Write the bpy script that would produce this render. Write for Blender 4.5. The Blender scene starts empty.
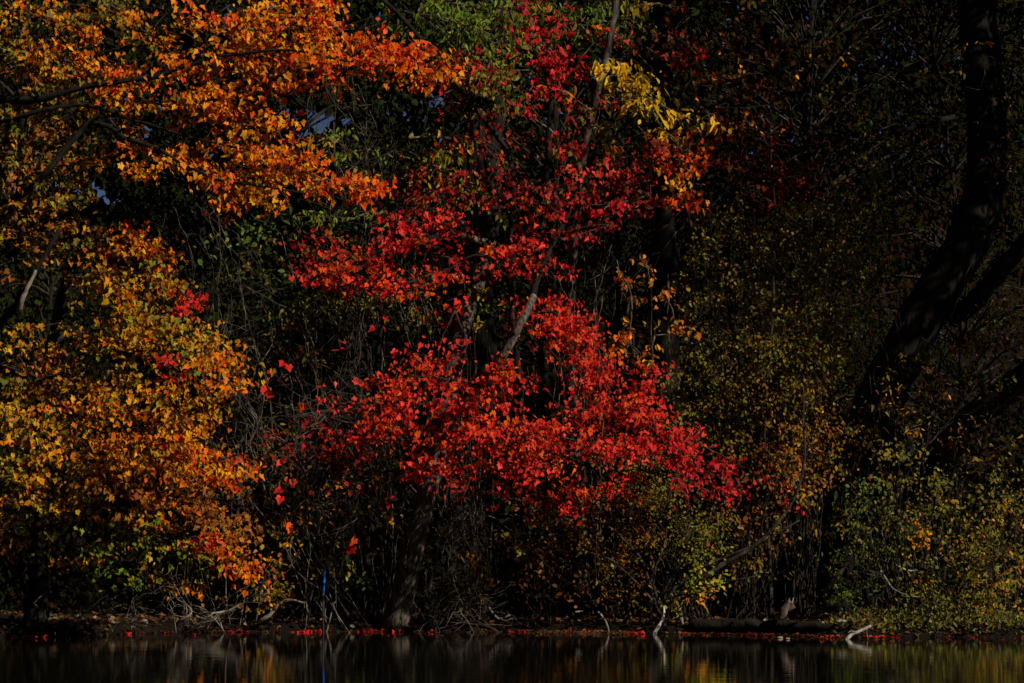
import bpy, math, random
import numpy as np
from mathutils import Vector

SEED = 7
rng = np.random.default_rng(SEED)
random.seed(SEED)
C = bpy.context.scene.collection
F = 2667.0
TILT = math.atan(190 / F)
CAMZ = 1.5
ct, st = math.cos(TILT), math.sin(TILT)


def at(px, py, Y):
    """point at depth Y that the pixel (px,py) looks at"""
    dx, dz = (px - 512) / F, (341.5 - py) / F
    y = ct - dz * st
    z = st + dz * ct
    k = Y / y
    return np.array([dx * k, Y, CAMZ + z * k])


# ------------------------------------------------------------------ terrain
SHX = [-60, -7.5, -5.8, -4.5, 0, 2.8, 5.0, 7.6, 9.5, 60]
SHY = [36, 37.6, 39.2, 40.1, 40.3, 39.4, 38.1, 38.0, 37.6, 36]


def shore(x):
    return np.interp(x, SHX, SHY) + 0.10 * np.sin(x * 2.3) + 0.05 * np.sin(x * 6.1 + 1)


def wob(x, y):
    return (np.sin(x * 1.3 + 0.7 * y) * np.sin(y * 1.1 - 0.4 * x) * 0.5 + np.sin(x * 3.1 + y * 2.3) * 0.25
            + np.sin(x * 7.7 - y * 5.1) * 0.12)


def height(x, y):
    x = np.asarray(x, float); y = np.asarray(y, float)
    d = y - shore(x)
    inl = 0.13 * np.clip(d / 0.22, 0, 1) + 0.02 * np.clip(d, 0, 30) + 0.06 * np.clip(d - 6, 0, 10) + 0.34 * np.clip(d - 16, 0, 32) + 0.05 * wob(x, y) * np.clip(d, 0, 1)
    und = -0.04 - 0.35 * np.clip(-d, 0, 5)
    h = np.where(d > 0, inl, und)
    # near shore behind the camera and the pond's two ends
    d2 = np.maximum(-(y + 7), np.abs(x) - 48)
    near = np.where(d2 > 0, 0.1 * np.clip(d2, 0, 40) + 0.2 * np.clip(d2, 0, 1), -9)
    return np.maximum(h, near)


# ------------------------------------------------------------------ materials
def newmat(name):
    m = bpy.data.materials.new(name)
    m.use_nodes = True
    nt = m.node_tree
    for n in list(nt.nodes):
        nt.nodes.remove(n)
    return m, nt, nt.nodes.new('ShaderNodeOutputMaterial')


def leaf_material(name, transl=0.42, rough=0.5, spec=0.3, dim=1.0):
    m, nt, out = newmat(name)
    at_ = nt.nodes.new('ShaderNodeAttribute'); at_.attribute_name = 'leafcol'
    # blotches and veins inside a leaf: object-space noise
    tc = nt.nodes.new('ShaderNodeTexCoord')
    nz = nt.nodes.new('ShaderNodeTexNoise'); nz.inputs['Scale'].default_value = 26; nz.inputs['Detail'].default_value = 2
    nt.links.new(tc.outputs['Object'], nz.inputs['Vector'])
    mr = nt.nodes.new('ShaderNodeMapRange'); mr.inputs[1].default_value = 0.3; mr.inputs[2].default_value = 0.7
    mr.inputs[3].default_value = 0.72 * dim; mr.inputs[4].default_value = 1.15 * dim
    nt.links.new(nz.outputs['Fac'], mr.inputs[0])
    mul = nt.nodes.new('ShaderNodeVectorMath'); mul.operation = 'MULTIPLY'
    nt.links.new(at_.outputs['Color'], mul.inputs[0]); nt.links.new(mr.outputs[0], mul.inputs[1])
    p = nt.nodes.new('ShaderNodeBsdfPrincipled')
    p.inputs['Roughness'].default_value = rough
    p.inputs['Specular IOR Level'].default_value = spec
    nt.links.new(mul.outputs[0], p.inputs['Base Color'])
    t = nt.nodes.new('ShaderNodeBsdfTranslucent')
    nt.links.new(mul.outputs[0], t.inputs['Color'])
    mx = nt.nodes.new('ShaderNodeMixShader'); mx.inputs[0].default_value = transl
    nt.links.new(p.outputs[0], mx.inputs[1]); nt.links.new(t.outputs[0], mx.inputs[2])
    nt.links.new(mx.outputs[0], out.inputs['Surface'])
    return m


def bark_material(name, c1, c2, scale=9, rough=0.9, bump=0.6):
    m, nt, out = newmat(name)
    tc = nt.nodes.new('ShaderNodeTexCoord')
    mp = nt.nodes.new('ShaderNodeMapping'); mp.inputs['Scale'].default_value = (1, 1, 0.18)
    nt.links.new(tc.outputs['Object'], mp.inputs['Vector'])
    nz = nt.nodes.new('ShaderNodeTexNoise'); nz.inputs['Scale'].default_value = scale * 3; nz.inputs['Detail'].default_value = 5
    nt.links.new(mp.outputs[0], nz.inputs['Vector'])
    n2 = nt.nodes.new('ShaderNodeTexNoise'); n2.inputs['Scale'].default_value = 4; n2.inputs['Detail'].default_value = 3
    nt.links.new(tc.outputs['Object'], n2.inputs['Vector'])
    cr = nt.nodes.new('ShaderNodeValToRGB')
    cr.color_ramp.elements[0].position = 0.35; cr.color_ramp.elements[0].color = (*c1, 1)
    cr.color_ramp.elements[1].position = 0.68; cr.color_ramp.elements[1].color = (*c2, 1)
    nt.links.new(nz.outputs['Fac'], cr.inputs[0])
    cr2 = nt.nodes.new('ShaderNodeValToRGB')
    cr2.color_ramp.elements[0].position = 0.52; cr2.color_ramp.elements[0].color = (0, 0, 0, 1)
    cr2.color_ramp.elements[1].position = 0.66; cr2.color_ramp.elements[1].color = (1, 1, 1, 1)
    nt.links.new(n2.outputs['Fac'], cr2.inputs[0])
    mx = nt.nodes.new('ShaderNodeMix'); mx.data_type = 'RGBA'
    nt.links.new(cr2.outputs[0], mx.inputs[0]); nt.links.new(cr.outputs[0], mx.inputs[6])
    mx.inputs[7].default_value = (c2[0] * 1.7, c2[1] * 1.75, c2[2] * 1.6, 1)
    p = nt.nodes.new('ShaderNodeBsdfPrincipled'); p.inputs['Roughness'].default_value = rough
    p.inputs['Specular IOR Level'].default_value = 0.2
    nt.links.new(mx.outputs[2], p.inputs['Base Color'])
    b = nt.nodes.new('ShaderNodeBump'); b.inputs['Strength'].default_value = bump; b.inputs['Distance'].default_value = 0.03
    nt.links.new(nz.outputs['Fac'], b.inputs['Height']); nt.links.new(b.outputs[0], p.inputs['Normal'])
    nt.links.new(p.outputs[0], out.inputs['Surface'])
    return m


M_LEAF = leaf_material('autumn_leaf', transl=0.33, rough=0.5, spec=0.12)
M_BACKLEAF = leaf_material('shaded_wood_leaf', transl=0.15, rough=0.9, spec=0.03, dim=0.6)  # leaf colour dimmed to deepen the shade of the back wood
M_DRY = leaf_material('fallen_leaf', transl=0.1, rough=0.45, spec=0.4)
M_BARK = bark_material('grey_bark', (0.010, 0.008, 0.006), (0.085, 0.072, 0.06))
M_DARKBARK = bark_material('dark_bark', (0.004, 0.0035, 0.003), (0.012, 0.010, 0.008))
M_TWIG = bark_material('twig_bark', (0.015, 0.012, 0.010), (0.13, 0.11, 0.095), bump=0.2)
M_MIDBARK = bark_material('mid_brown_bark', (0.010, 0.008, 0.006), (0.05, 0.042, 0.036), bump=0.3)  # brown bark, darker than the grey one
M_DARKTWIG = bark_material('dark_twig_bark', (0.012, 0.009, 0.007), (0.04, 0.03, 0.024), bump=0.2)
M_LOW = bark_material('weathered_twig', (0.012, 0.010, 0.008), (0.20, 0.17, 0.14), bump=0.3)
M_DEAD = bark_material('bleached_wood', (0.06, 0.05, 0.042), (0.34, 0.30, 0.26), bump=0.3)


def ground_material():
    m, nt, out = newmat('leaf_littered_mud')
    tc = nt.nodes.new('ShaderNodeTexCoord')
    nz = nt.nodes.new('ShaderNodeTexNoise'); nz.inputs['Scale'].default_value = 3; nz.inputs['Detail'].default_value = 8
    nt.links.new(tc.outputs['Object'], nz.inputs['Vector'])
    cr = nt.nodes.new('ShaderNodeValToRGB')
    e = cr.color_ramp.elements
    e[0].position = 0.35; e[0].color = (0.004, 0.003, 0.002, 1)
    e[1].position = 0.7; e[1].color = (0.014, 0.009, 0.005, 1)
    nt.links.new(nz.outputs['Fac'], cr.inputs[0])
    v = nt.nodes.new('ShaderNodeTexVoronoi'); v.inputs['Scale'].default_value = 14
    nt.links.new(tc.outputs['Object'], v.inputs['Vector'])
    p = nt.nodes.new('ShaderNodeBsdfPrincipled'); p.inputs['Roughness'].default_value = 0.95; p.inputs['Specular IOR Level'].default_value = 0.1
    nt.links.new(cr.outputs[0], p.inputs['Base Color'])
    b = nt.nodes.new('ShaderNodeBump'); b.inputs['Strength'].default_value = 0.8; b.inputs['Distance'].default_value = 0.05
    nt.links.new(v.outputs['Distance'], b.inputs['Height']); nt.links.new(b.outputs[0], p.inputs['Normal'])
    nt.links.new(p.outputs[0], out.inputs['Surface'])
    return m


def water_material():
    m, nt, out = newmat('pond_water')
    tc = nt.nodes.new('ShaderNodeTexCoord')
    mp = nt.nodes.new('ShaderNodeMapping'); mp.inputs['Scale'].default_value = (0.55, 1.6, 1)
    nt.links.new(tc.outputs['Object'], mp.inputs['Vector'])
    nz = nt.nodes.new('ShaderNodeTexNoise'); nz.inputs['Scale'].default_value = 2.2; nz.inputs['Detail'].default_value = 4
    nt.links.new(mp.outputs[0], nz.inputs['Vector'])
    b = nt.nodes.new('ShaderNodeBump'); b.inputs['Strength'].default_value = 0.16; b.inputs['Distance'].default_value = 0.016
    nt.links.new(nz.outputs['Fac'], b.inputs['Height'])
    p = nt.nodes.new('ShaderNodeBsdfPrincipled')
    p.inputs['Base Color'].default_value = (0.004, 0.004, 0.003, 1)
    p.inputs['Roughness'].default_value = 0.03
    p.inputs['IOR'].default_value = 1.33
    nt.links.new(b.outputs[0], p.inputs['Normal'])
    nt.links.new(p.outputs[0], out.inputs['Surface'])
    return m


def plain(name, col, rough=0.5):
    m, nt, out = newmat(name)
    tc = nt.nodes.new('ShaderNodeTexCoord')
    nz = nt.nodes.new('ShaderNodeTexNoise'); nz.inputs['Scale'].default_value = 20
    nt.links.new(tc.outputs['Object'], nz.inputs['Vector'])
    mx = nt.nodes.new('ShaderNodeMix'); mx.data_type = 'RGBA'
    nt.links.new(nz.outputs['Fac'], mx.inputs[0])
    mx.inputs[6].default_value = (*[c * 0.7 for c in col], 1); mx.inputs[7].default_value = (*col, 1)
    p = nt.nodes.new('ShaderNodeBsdfPrincipled'); p.inputs['Roughness'].default_value = rough
    nt.links.new(mx.outputs[2], p.inputs['Base Color'])
    nt.links.new(p.outputs[0], out.inputs['Surface'])
    return m


# ------------------------------------------------------------------ objects
def mesh_obj(name, verts, faces, mat, parent=None, smooth=True):
    me = bpy.data.meshes.new(name)
    me.from_pydata(verts, [], faces)
    me.materials.append(mat)
    if smooth:
        me.polygons.foreach_set('use_smooth', [True] * len(me.polygons))
    o = bpy.data.objects.new(name, me)
    C.objects.link(o)
    if parent is not None:
        o.parent = parent
        o.matrix_parent_inverse.identity()
        off = np.array(parent.location)
        co = np.array(verts, dtype=np.float32).reshape(-1, 3) - off
        me.vertices.foreach_set('co', co.astype(np.float32).ravel())
        me.update()
    return o


def empty(name, loc, label, cat, group=None, kind=None):
    o = bpy.data.objects.new(name, None)
    o.empty_display_size = 0.3
    C.objects.link(o)
    o.location = tuple(float(v) for v in loc)
    o['label'] = label; o['category'] = cat
    if group: o['group'] = group
    if kind: o['kind'] = kind
    return o


def tag(o, label=None, cat=None, group=None, kind=None):
    if label: o['label'] = label
    if cat: o['category'] = cat
    if group: o['group'] = group
    if kind: o['kind'] = kind
    return o


class Tubes:
    def __init__(self):
        self.v = []; self.f = []; self.cuts = []

    def tube(self, pts, r0, r1=None, sides=5, rough=0.0, taper=1.0, flare=0.0):
        pts = np.asarray(pts, float)
        n = len(pts)
        if n < 2: return
        r1 = r0 if r1 is None else r1
        t = np.linspace(0, 1, n)
        rad = r0 + (r1 - r0) * t ** taper
        if flare: rad = rad * (1 + flare * np.exp(-t * 14))
        base = len(self.v)
        self.cuts.append((len(self.v), len(self.f)))
        tang = np.gradient(pts, axis=0)
        tang /= (np.linalg.norm(tang, axis=1)[:, None] + 1e-9)
        ref = np.array([0.3, 1.0, 0.1]); ref /= np.linalg.norm(ref)
        u = np.cross(tang, ref); u /= (np.linalg.norm(u, axis=1)[:, None] + 1e-6)
        w = np.cross(tang, u)
        a = np.arange(sides) * 2 * math.pi / sides
        for i in range(n):
            rr = rad[i] * (1 + (rng.normal(0, rough, sides) if rough else 0))
            if np.ndim(rr) == 0: rr = np.full(sides, rr)
            ring = pts[i] + (u[i][None] * (np.cos(a) * rr)[:, None] + w[i][None] * (np.sin(a) * rr)[:, None])
            self.v.extend(map(tuple, ring))
        for i in range(n - 1):
            for k in range(sides):
                k2 = (k + 1) % sides
                b0 = base + i * sides; b1 = b0 + sides
                self.f.append((b0 + k, b0 + k2, b1 + k2, b1 + k))
        self.f.append(tuple(base + k for k in range(sides))[::-1])
        self.f.append(tuple(base + (n - 1) * sides + k for k in range(sides)))

    def build(self, name, mat, parent=None):
        return mesh_obj(name, self.v, self.f, mat, parent)


def smooth_path(pts, step=0.25, jit=0.0):
    """Catmull-Rom through the points with growing irregularity"""
    pts = [np.asarray(p, float) for p in pts]
    if len(pts) == 2:
        mid = (pts[0] + pts[1]) / 2
        pts = [pts[0], mid, pts[1]]
    P = [2 * pts[0] - pts[1]] + pts + [2 * pts[-1] - pts[-2]]
    out = []
    for i in range(1, len(P) - 2):
        L = np.linalg.norm(P[i + 1] - P[i])
        n = max(2, int(L / step))
        for k in range(n):
            t = k / n
            out.append(0.5 * ((2 * P[i]) + (-P[i - 1] + P[i + 1]) * t + (2 * P[i - 1] - 5 * P[i] + 4 * P[i + 1] - P[i + 2]) * t * t
                              + (-P[i - 1] + 3 * P[i] - 3 * P[i + 1] + P[i + 2]) * t ** 3))
    out.append(P[-2])
    out = np.array(out)
    if jit and len(out) > 2:
        j = rng.normal(0, jit, out.shape)
        j[0] = 0; j[-1] = 0
        out = out + j
    return out


# leaf outlines: (x across, y along, z fold)
def _maple():
    half = [(0, 0), (0.20, -0.02), (0.40, 0.06), (0.36, 0.24), (0.52, 0.50), (0.32, 0.56), (0.19, 0.74), (0, 1.0)]
    v = []
    for x, y in half: v.append((x, y, abs(x) * 0.28 - 0.10 * y * y))
    for x, y in half[1:-1]: v.append((-x, y, abs(x) * 0.28 - 0.10 * y * y))
    right = [0, 1, 2, 3, 4, 5, 6, 7]
    left = [0, 7, 13, 12, 11, 10, 9, 8]
    # triangulated as fans around a centre vertex
    v.append((0, 0.36, 0.0)); c = len(v) - 1
    f = []
    for a, b in zip(right[:-1], right[1:]): f.append((c, a, b))
    for a, b in zip(left[:-1], left[1:]): f.append((c, a, b))
    f = [(c, b, a) if False else (c, a, b) for (c, a, b) in f]
    return np.array(v), np.array(f)


def _oval():
    v = [(0, 0, 0), (0.20, 0.3, 0.07), (0.17, 0.66, 0.04), (0, 1, -0.1), (-0.17, 0.66, 0.04), (-0.20, 0.3, 0.07)]
    f = [(0, 1, 2), (0, 2, 3), (0, 3, 4), (0, 4, 5)]
    return np.array(v, float), np.array(f)


def _round():
    v = [(0, 0, 0), (0.3, 0.22, 0.08), (0.33, 0.6, 0.06), (0, 1, -0.06), (-0.33, 0.6, 0.06), (-0.3, 0.22, 0.08)]
    f = [(0, 1, 2), (0, 2, 3), (0, 3, 4), (0, 4, 5)]
    return np.array(v, float), np.array(f)


SHAPES = {'maple': _maple(), 'oval': _oval(), 'round': _round()}


class Leaves:
    def __init__(self, shape='maple'):
        self.shape = shape
        self.P = []; self.N = []; self.D = []; self.S = []; self.K = []

    def add(self, P, N, D, S, K):
        self.P.append(P); self.N.append(N); self.D.append(D); self.S.append(S); self.K.append(K)

    def build(self, name, mat, parent=None):
        P = np.concatenate(self.P); N = np.concatenate(self.N); D = np.concatenate(self.D)
        S = np.concatenate(self.S); K = np.concatenate(self.K)
        tv, tf = SHAPES[self.shape]
        N = N / np.linalg.norm(N, axis=1)[:, None]
        U = np.cross(D, N); U /= (np.linalg.norm(U, axis=1)[:, None] + 1e-9)
        D2 = np.cross(N, U)
        n, m = len(P), len(tv)
        asp = rng.uniform(0.5, 1.15, n)
        fold = rng.uniform(-0.4, 3.4, n)
        tx = tv[None, :, 0] * asp[:, None]; ty = np.repeat(tv[None, :, 1], n, 0); tz = tv[None, :, 2] * fold[:, None]
        V = P[:, None, :] + S[:, None, None] * (tx[..., None] * U[:, None] + ty[..., None] * D2[:, None] + tz[..., None] * N[:, None])
        V = V.reshape(-1, 3)
        if parent is not None: V = V - np.array(parent.location)
        Fc = (tf[None] + (np.arange(n) * m)[:, None, None]).reshape(-1, 3)
        me = bpy.data.meshes.new(name)
        me.vertices.add(len(V)); me.vertices.foreach_set('co', V.astype(np.float32).ravel())
        me.loops.add(Fc.size); me.loops.foreach_set('vertex_index', Fc.astype(np.int32).ravel())
        me.polygons.add(len(Fc)); me.polygons.foreach_set('loop_start', (np.arange(len(Fc)) * 3).astype(np.int32))
        me.polygons.foreach_set('loop_total', np.full(len(Fc), 3, np.int32))
        me.update(calc_edges=True)
        ca = me.attributes.new('leafcol', 'FLOAT_COLOR', 'POINT')
        cols = np.ones((n, m, 4), np.float32); cols[..., :3] = K[:, None, :]
        ca.data.foreach_set('color', cols.ravel())
        me.materials.append(mat)
        o = bpy.data.objects.new(name, me); C.objects.link(o)
        if parent is not None: o.parent = parent
        return o


# palettes: leaf base colours
PAL = {
    'orange': [(.93, .22, .004), (.92, .33, .006), (.88, .13, .005), (.90, .42, .01), (.40, .10, .004)],
    'redorange': [(.90, .09, .006), (.90, .17, .006), (.85, .05, .006), (.5, .05, .005)],
    'gold': [(.85, .40, .008), (.70, .22, .006), (.46, .30, .01), (.26, .22, .01), (.66, .14, .006)],
    'yolk': [(.86, .52, .01), (.80, .40, .01), (.42, .33, .03)],
    'olive': [(.22, .19, .02), (.15, .15, .02), (.30, .22, .02), (.10, .12, .015)],
    'green': [(.09, .17, .015), (.13, .20, .02), (.18, .22, .02), (.05, .09, .012)],
    'lime': [(.20, .28, .02), (.30, .32, .02), (.12, .2, .015)],
    'red': [(.90, .022, .022), (.92, .045, .030), (.72, .010, .014), (.90, .09, .04), (.34, .006, .006)],
    'crimson': [(.78, .012, .028), (.60, .008, .02), (.84, .03, .04), (.30, .006, .01)],
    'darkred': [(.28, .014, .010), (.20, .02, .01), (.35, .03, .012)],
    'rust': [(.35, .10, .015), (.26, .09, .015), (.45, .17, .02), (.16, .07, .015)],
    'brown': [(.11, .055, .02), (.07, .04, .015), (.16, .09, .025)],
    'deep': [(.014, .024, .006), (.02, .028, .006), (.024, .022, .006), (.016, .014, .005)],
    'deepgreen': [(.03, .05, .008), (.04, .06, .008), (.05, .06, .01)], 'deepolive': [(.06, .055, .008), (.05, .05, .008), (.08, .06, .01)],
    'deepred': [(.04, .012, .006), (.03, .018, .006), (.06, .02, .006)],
    'mix': [(.22, .19, .02), (.10, .13, .015), (.36, .24, .02), (.30, .10, .015), (.15, .12, .02)],
}


def pick_cols(pal, n, clump=None):
    """pal: name or [(name, weight), ...]; clump: one bias colour index for the whole clump"""
    if isinstance(pal, str): pal = [(pal, 1)]
    names = [p[0] for p in pal]; w = np.array([p[1] for p in pal], float); w /= w.sum()
    # a clump is mostly of one palette
    main = names[rng.choice(len(names), p=w)]
    out = np.zeros((n, 3))
    mp = np.array(PAL[main]); bias = mp[rng.integers(len(mp))]
    for i in range(n):
        q = PAL[main] if rng.random() < 0.82 else PAL[names[rng.choice(len(names), p=w)]]
        c = np.array(q[rng.integers(len(q))])
        out[i] = c * 0.62 + bias * 0.38
    out *= rng.uniform(0.7, 1.15, (n, 1))
    out[:, 1] *= rng.uniform(0.8, 1.2, n)
    return np.clip(out, 0.004, 0.9)


def add_clump(lv, centre, spread, n, pal, size, droop=0.5):
    d = rng.normal(0, 1, (n, 3)) * np.asarray(spread)
    P = centre + d
    base = np.array([0.50, -0.55, 0.50]) + rng.normal(0, 0.22, 3)
    N = base + rng.normal(0, 0.50, (n, 3))
    D = np.stack([rng.normal(0, 0.65, n), rng.normal(-0.15, 0.5, n), -droop - rng.random(n) * 0.8], 1)
    S = size * np.clip(rng.normal(0.88, 0.27, n), 0.35, 1.5)
    lv.add(P, N, D, S, pick_cols(pal, n))


DENS = 1.28


class Tree:
    def __init__(self, name, base, label, cat='tree', group=None, shape='maple', bark=None, twig=None, leafsize=0.115, shape2=None):
        self.root = empty(name, base, label, cat, group)
        self.skel = []          # list of (point, radius)
        self.lv = Leaves(shape); self.tw = Tubes()
        self.bark = bark or M_BARK; self.twig = twig or M_TWIG
        self.ls = leafsize

    def trunk(self, pts, r0, r1, name='trunk', sides=12, jit=0.012, mat=None, rough=0.05, flare=0.5, step=0.22):
        path = smooth_path(pts, step, jit)
        t = Tubes(); t.tube(path, r0, r1, sides, rough, flare=flare)
        o = t.build(name, mat or self.bark, self.root)
        rr = np.linspace(r0, r1, len(path))
        for p, r in zip(path, rr): self.skel.append((p, r))
        return o

    def limb(self, pts, r0, r1, **k):
        return self.trunk(pts, r0, r1, name='limb', sides=k.pop('sides', 8), flare=0, **k)

    def anchor(self, p):
        sp = np.array([s[0] for s in self.skel]); d = np.linalg.norm(sp - p, axis=1)
        d = d + np.where(sp[:, 2] > p[2] + 0.3, 1.8 * (sp[:, 2] - p[2]), 0)
        i = int(np.argmin(d))
        return self.skel[i]

    def spray(self, line, Y, w, pal, dens=1.0, dY=0.85, ls=None, link=True, r=0.016, twig_r=0.0035, per=8, spread=0.095, pal_end=None):
        """leafy branch along a line; line in picture units at depth Y (Y number or per-point list)"""
        ls = ls or self.ls
        Ys = Y if isinstance(Y, (list, tuple)) else [Y] * len(line)
        P3 = [at(x, y, yy) for (x, y), yy in zip(line, Ys)]
        mpp = np.mean(Ys) / F
        if link and self.skel:
            a, ar = self.anchor(P3[0])
            L = np.linalg.norm(P3[0] - a)
            if L > 0.05:
                mid = (a + P3[0]) / 2 + np.array([0, 0, 0.10 * L]) + rng.normal(0, 0.05 * L, 3)
                pl = smooth_path([a, mid, P3[0]], 0.3, 0.012)
                self.tw.tube(pl, min(ar * 0.6, r * (1.3 + 0.25 * L)), r, 5)
                for q in pl[::2]: self.skel.append((q, r))
        path = smooth_path(P3, 0.16, 0.015)
        self.tw.tube(path, r, 0.004, 5)
        for q in path[::3]: self.skel.append((q, r * 0.7))
        L = np.linalg.norm(np.diff(path, axis=0), axis=1).sum()
        area = (L + w * mpp * 0.6) * w * mpp
        nl = DENS * dens * area / (0.42 * ls * ls)
        nt_ = max(3, int(nl / per))
        for _ in range(nt_):
            t = rng.random()
            p0 = path[int(t * (len(path) - 1))]
            ang = rng.uniform(0, 2 * math.pi); rr = math.sqrt(rng.random()) * w * mpp * (0.5 if rng.random() < 0.86 else 0.85)
            end = path[min(len(path) - 1, int((t + rng.uniform(0, 0.12)) * (len(path) - 1)))] + \
                np.array([math.cos(ang) * rr, rng.normal(0, dY * 0.5), math.sin(ang) * rr])
            mid = (p0 + end) / 2 + np.array([0, 0, 0.12 * rr])
            if rng.random() < 0.75:
                self.tw.tube(np.array([p0, mid, end]), twig_r * 1.3, twig_r * 0.7, 3)
            pp = pal_end if (pal_end is not None and rng.random() < t * 1.1 - 0.1) else pal
            add_clump(self.lv, end, (spread * 1.35, spread * 1.2, spread * 0.5), max(1, int(rng.poisson(per * rng.choice([0.35, 0.8, 1.6])))), pp, ls)

    def finish(self, crown='crown', twigs='twigs', leafmat=None):
        cuts = self.tw.cuts + [(len(self.tw.v), len(self.tw.f))]
        if 0 < len(self.tw.cuts) < 30:      # few enough to be parts of their own
            for (v0, f0), (v1, f1) in zip(cuts[:-1], cuts[1:]):
                mesh_obj('twig', self.tw.v[v0:v1], [tuple(k - v0 for k in f) for f in self.tw.f[f0:f1]], self.twig, self.root)
        elif self.tw.v: self.tw.build(twigs, self.twig, self.root)
        if self.lv.P: self.lv.build(crown, leafmat or M_LEAF, self.root)


def ground_pt(px, Y, sink=0.06):
    x = (px - 512) / F * Y
    return np.array([x, Y, float(height(x, Y)) - sink])


# =================================================================== SETTING
def make_ground():
    xs = np.concatenate([-np.geomspace(900, 14, 26), np.linspace(-13.5, 13.5, 181), np.geomspace(14, 900, 26)])
    ys = np.concatenate([-np.geomspace(900, 8, 22), np.linspace(-7, 34, 26), np.linspace(34.5, 44, 120), np.geomspace(44.3, 900, 50)])
    X, Y = np.meshgrid(xs, ys)
    Z = height(X, Y)
    V = np.stack([X, Y, Z], -1).reshape(-1, 3)
    nx, ny = len(xs), len(ys)
    f = [(j * nx + i, j * nx + i + 1, (j + 1) * nx + i + 1, (j + 1) * nx + i) for j in range(ny - 1) for i in range(nx - 1)]
    o = mesh_obj('ground', V.tolist(), f, ground_material())
    tag(o, kind='structure')


def make_water():
    V = [(-60, -14, 0), (60, -14, 0), (60, 46, 0), (-60, 46, 0)]
    o = mesh_obj('water', V, [(0, 1, 2, 3)], water_material())
    tag(o, kind='structure')


make_ground(); make_water()

exec_parts = True
# =================================================================== BACKGROUND WOOD
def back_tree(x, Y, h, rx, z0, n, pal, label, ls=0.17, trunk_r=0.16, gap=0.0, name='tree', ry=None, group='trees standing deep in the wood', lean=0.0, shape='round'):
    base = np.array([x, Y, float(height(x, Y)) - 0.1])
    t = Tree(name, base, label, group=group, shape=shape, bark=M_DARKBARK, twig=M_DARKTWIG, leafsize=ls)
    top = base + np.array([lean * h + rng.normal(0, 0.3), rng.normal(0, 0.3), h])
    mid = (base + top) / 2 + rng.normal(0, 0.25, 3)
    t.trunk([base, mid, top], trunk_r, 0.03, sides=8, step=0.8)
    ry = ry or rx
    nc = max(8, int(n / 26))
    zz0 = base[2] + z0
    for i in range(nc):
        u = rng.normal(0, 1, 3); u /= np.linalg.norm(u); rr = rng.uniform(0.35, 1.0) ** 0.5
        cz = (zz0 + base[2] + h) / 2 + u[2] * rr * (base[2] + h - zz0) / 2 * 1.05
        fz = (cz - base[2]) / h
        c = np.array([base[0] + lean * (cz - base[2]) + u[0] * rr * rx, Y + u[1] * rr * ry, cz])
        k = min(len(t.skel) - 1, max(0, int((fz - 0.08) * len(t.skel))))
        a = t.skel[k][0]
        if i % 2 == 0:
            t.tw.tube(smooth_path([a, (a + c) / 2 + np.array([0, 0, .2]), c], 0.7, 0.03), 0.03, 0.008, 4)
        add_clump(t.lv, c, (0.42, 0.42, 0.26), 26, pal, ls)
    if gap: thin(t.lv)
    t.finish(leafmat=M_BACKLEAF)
    return t


GAPS = [(310, 118, 15), (328, 120, 11), (438, 98, 13), (300, 132, 6), (318, 135, 6), (345, 120, 6), (98, 188, 12), (110, 196, 8), (214, 152, 8), (232, 24, 10), (185, 192, 8), (262, 25, 9), (146, 126, 8), (288, 112, 7), (345, 95, 7), (222, 130, 6), (240, 152, 6), (505, 108, 5), (275, 5, 9), (238, 165, 6)]


def thin(lv):
    """leave openings in the far crowns where the sky shows"""
    for i in range(len(lv.P)):
        p = lv.P[i]; dy = p[:, 1]
        yy = ct * dy + st * (p[:, 2] - CAMZ); zz = -st * dy + ct * (p[:, 2] - CAMZ)
        px = 512 + F * p[:, 0] / yy; py = 341.5 - F * zz / yy
        keep = np.ones(len(p), bool)
        for gx, gy, gr in GAPS:
            keep &= ((px - gx) ** 2 + (py - gy) ** 2) > (gr * rng.uniform(0.6, 1.25, len(p))) ** 2
        if not keep.any(): keep[0] = True
        lv.P[i] = p[keep]; lv.N[i] = lv.N[i][keep]; lv.D[i] = lv.D[i][keep]; lv.S[i] = lv.S[i][keep]; lv.K[i] = lv.K[i][keep]


# far wood seen as one mass between the trunks
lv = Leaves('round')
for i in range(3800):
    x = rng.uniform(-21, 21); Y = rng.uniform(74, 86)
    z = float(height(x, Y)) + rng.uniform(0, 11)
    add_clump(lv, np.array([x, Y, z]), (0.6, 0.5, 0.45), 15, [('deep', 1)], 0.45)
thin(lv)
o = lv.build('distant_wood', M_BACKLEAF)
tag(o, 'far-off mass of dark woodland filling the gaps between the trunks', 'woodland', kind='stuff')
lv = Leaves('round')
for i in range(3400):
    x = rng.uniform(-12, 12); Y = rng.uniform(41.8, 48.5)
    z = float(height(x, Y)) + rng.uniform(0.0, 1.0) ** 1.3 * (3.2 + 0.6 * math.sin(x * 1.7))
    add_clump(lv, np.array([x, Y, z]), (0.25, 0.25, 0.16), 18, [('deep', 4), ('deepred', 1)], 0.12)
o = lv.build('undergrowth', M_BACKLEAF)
tag(o, 'black tangled undergrowth filling the shade low between the trunks', 'undergrowth', kind='stuff')

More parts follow.
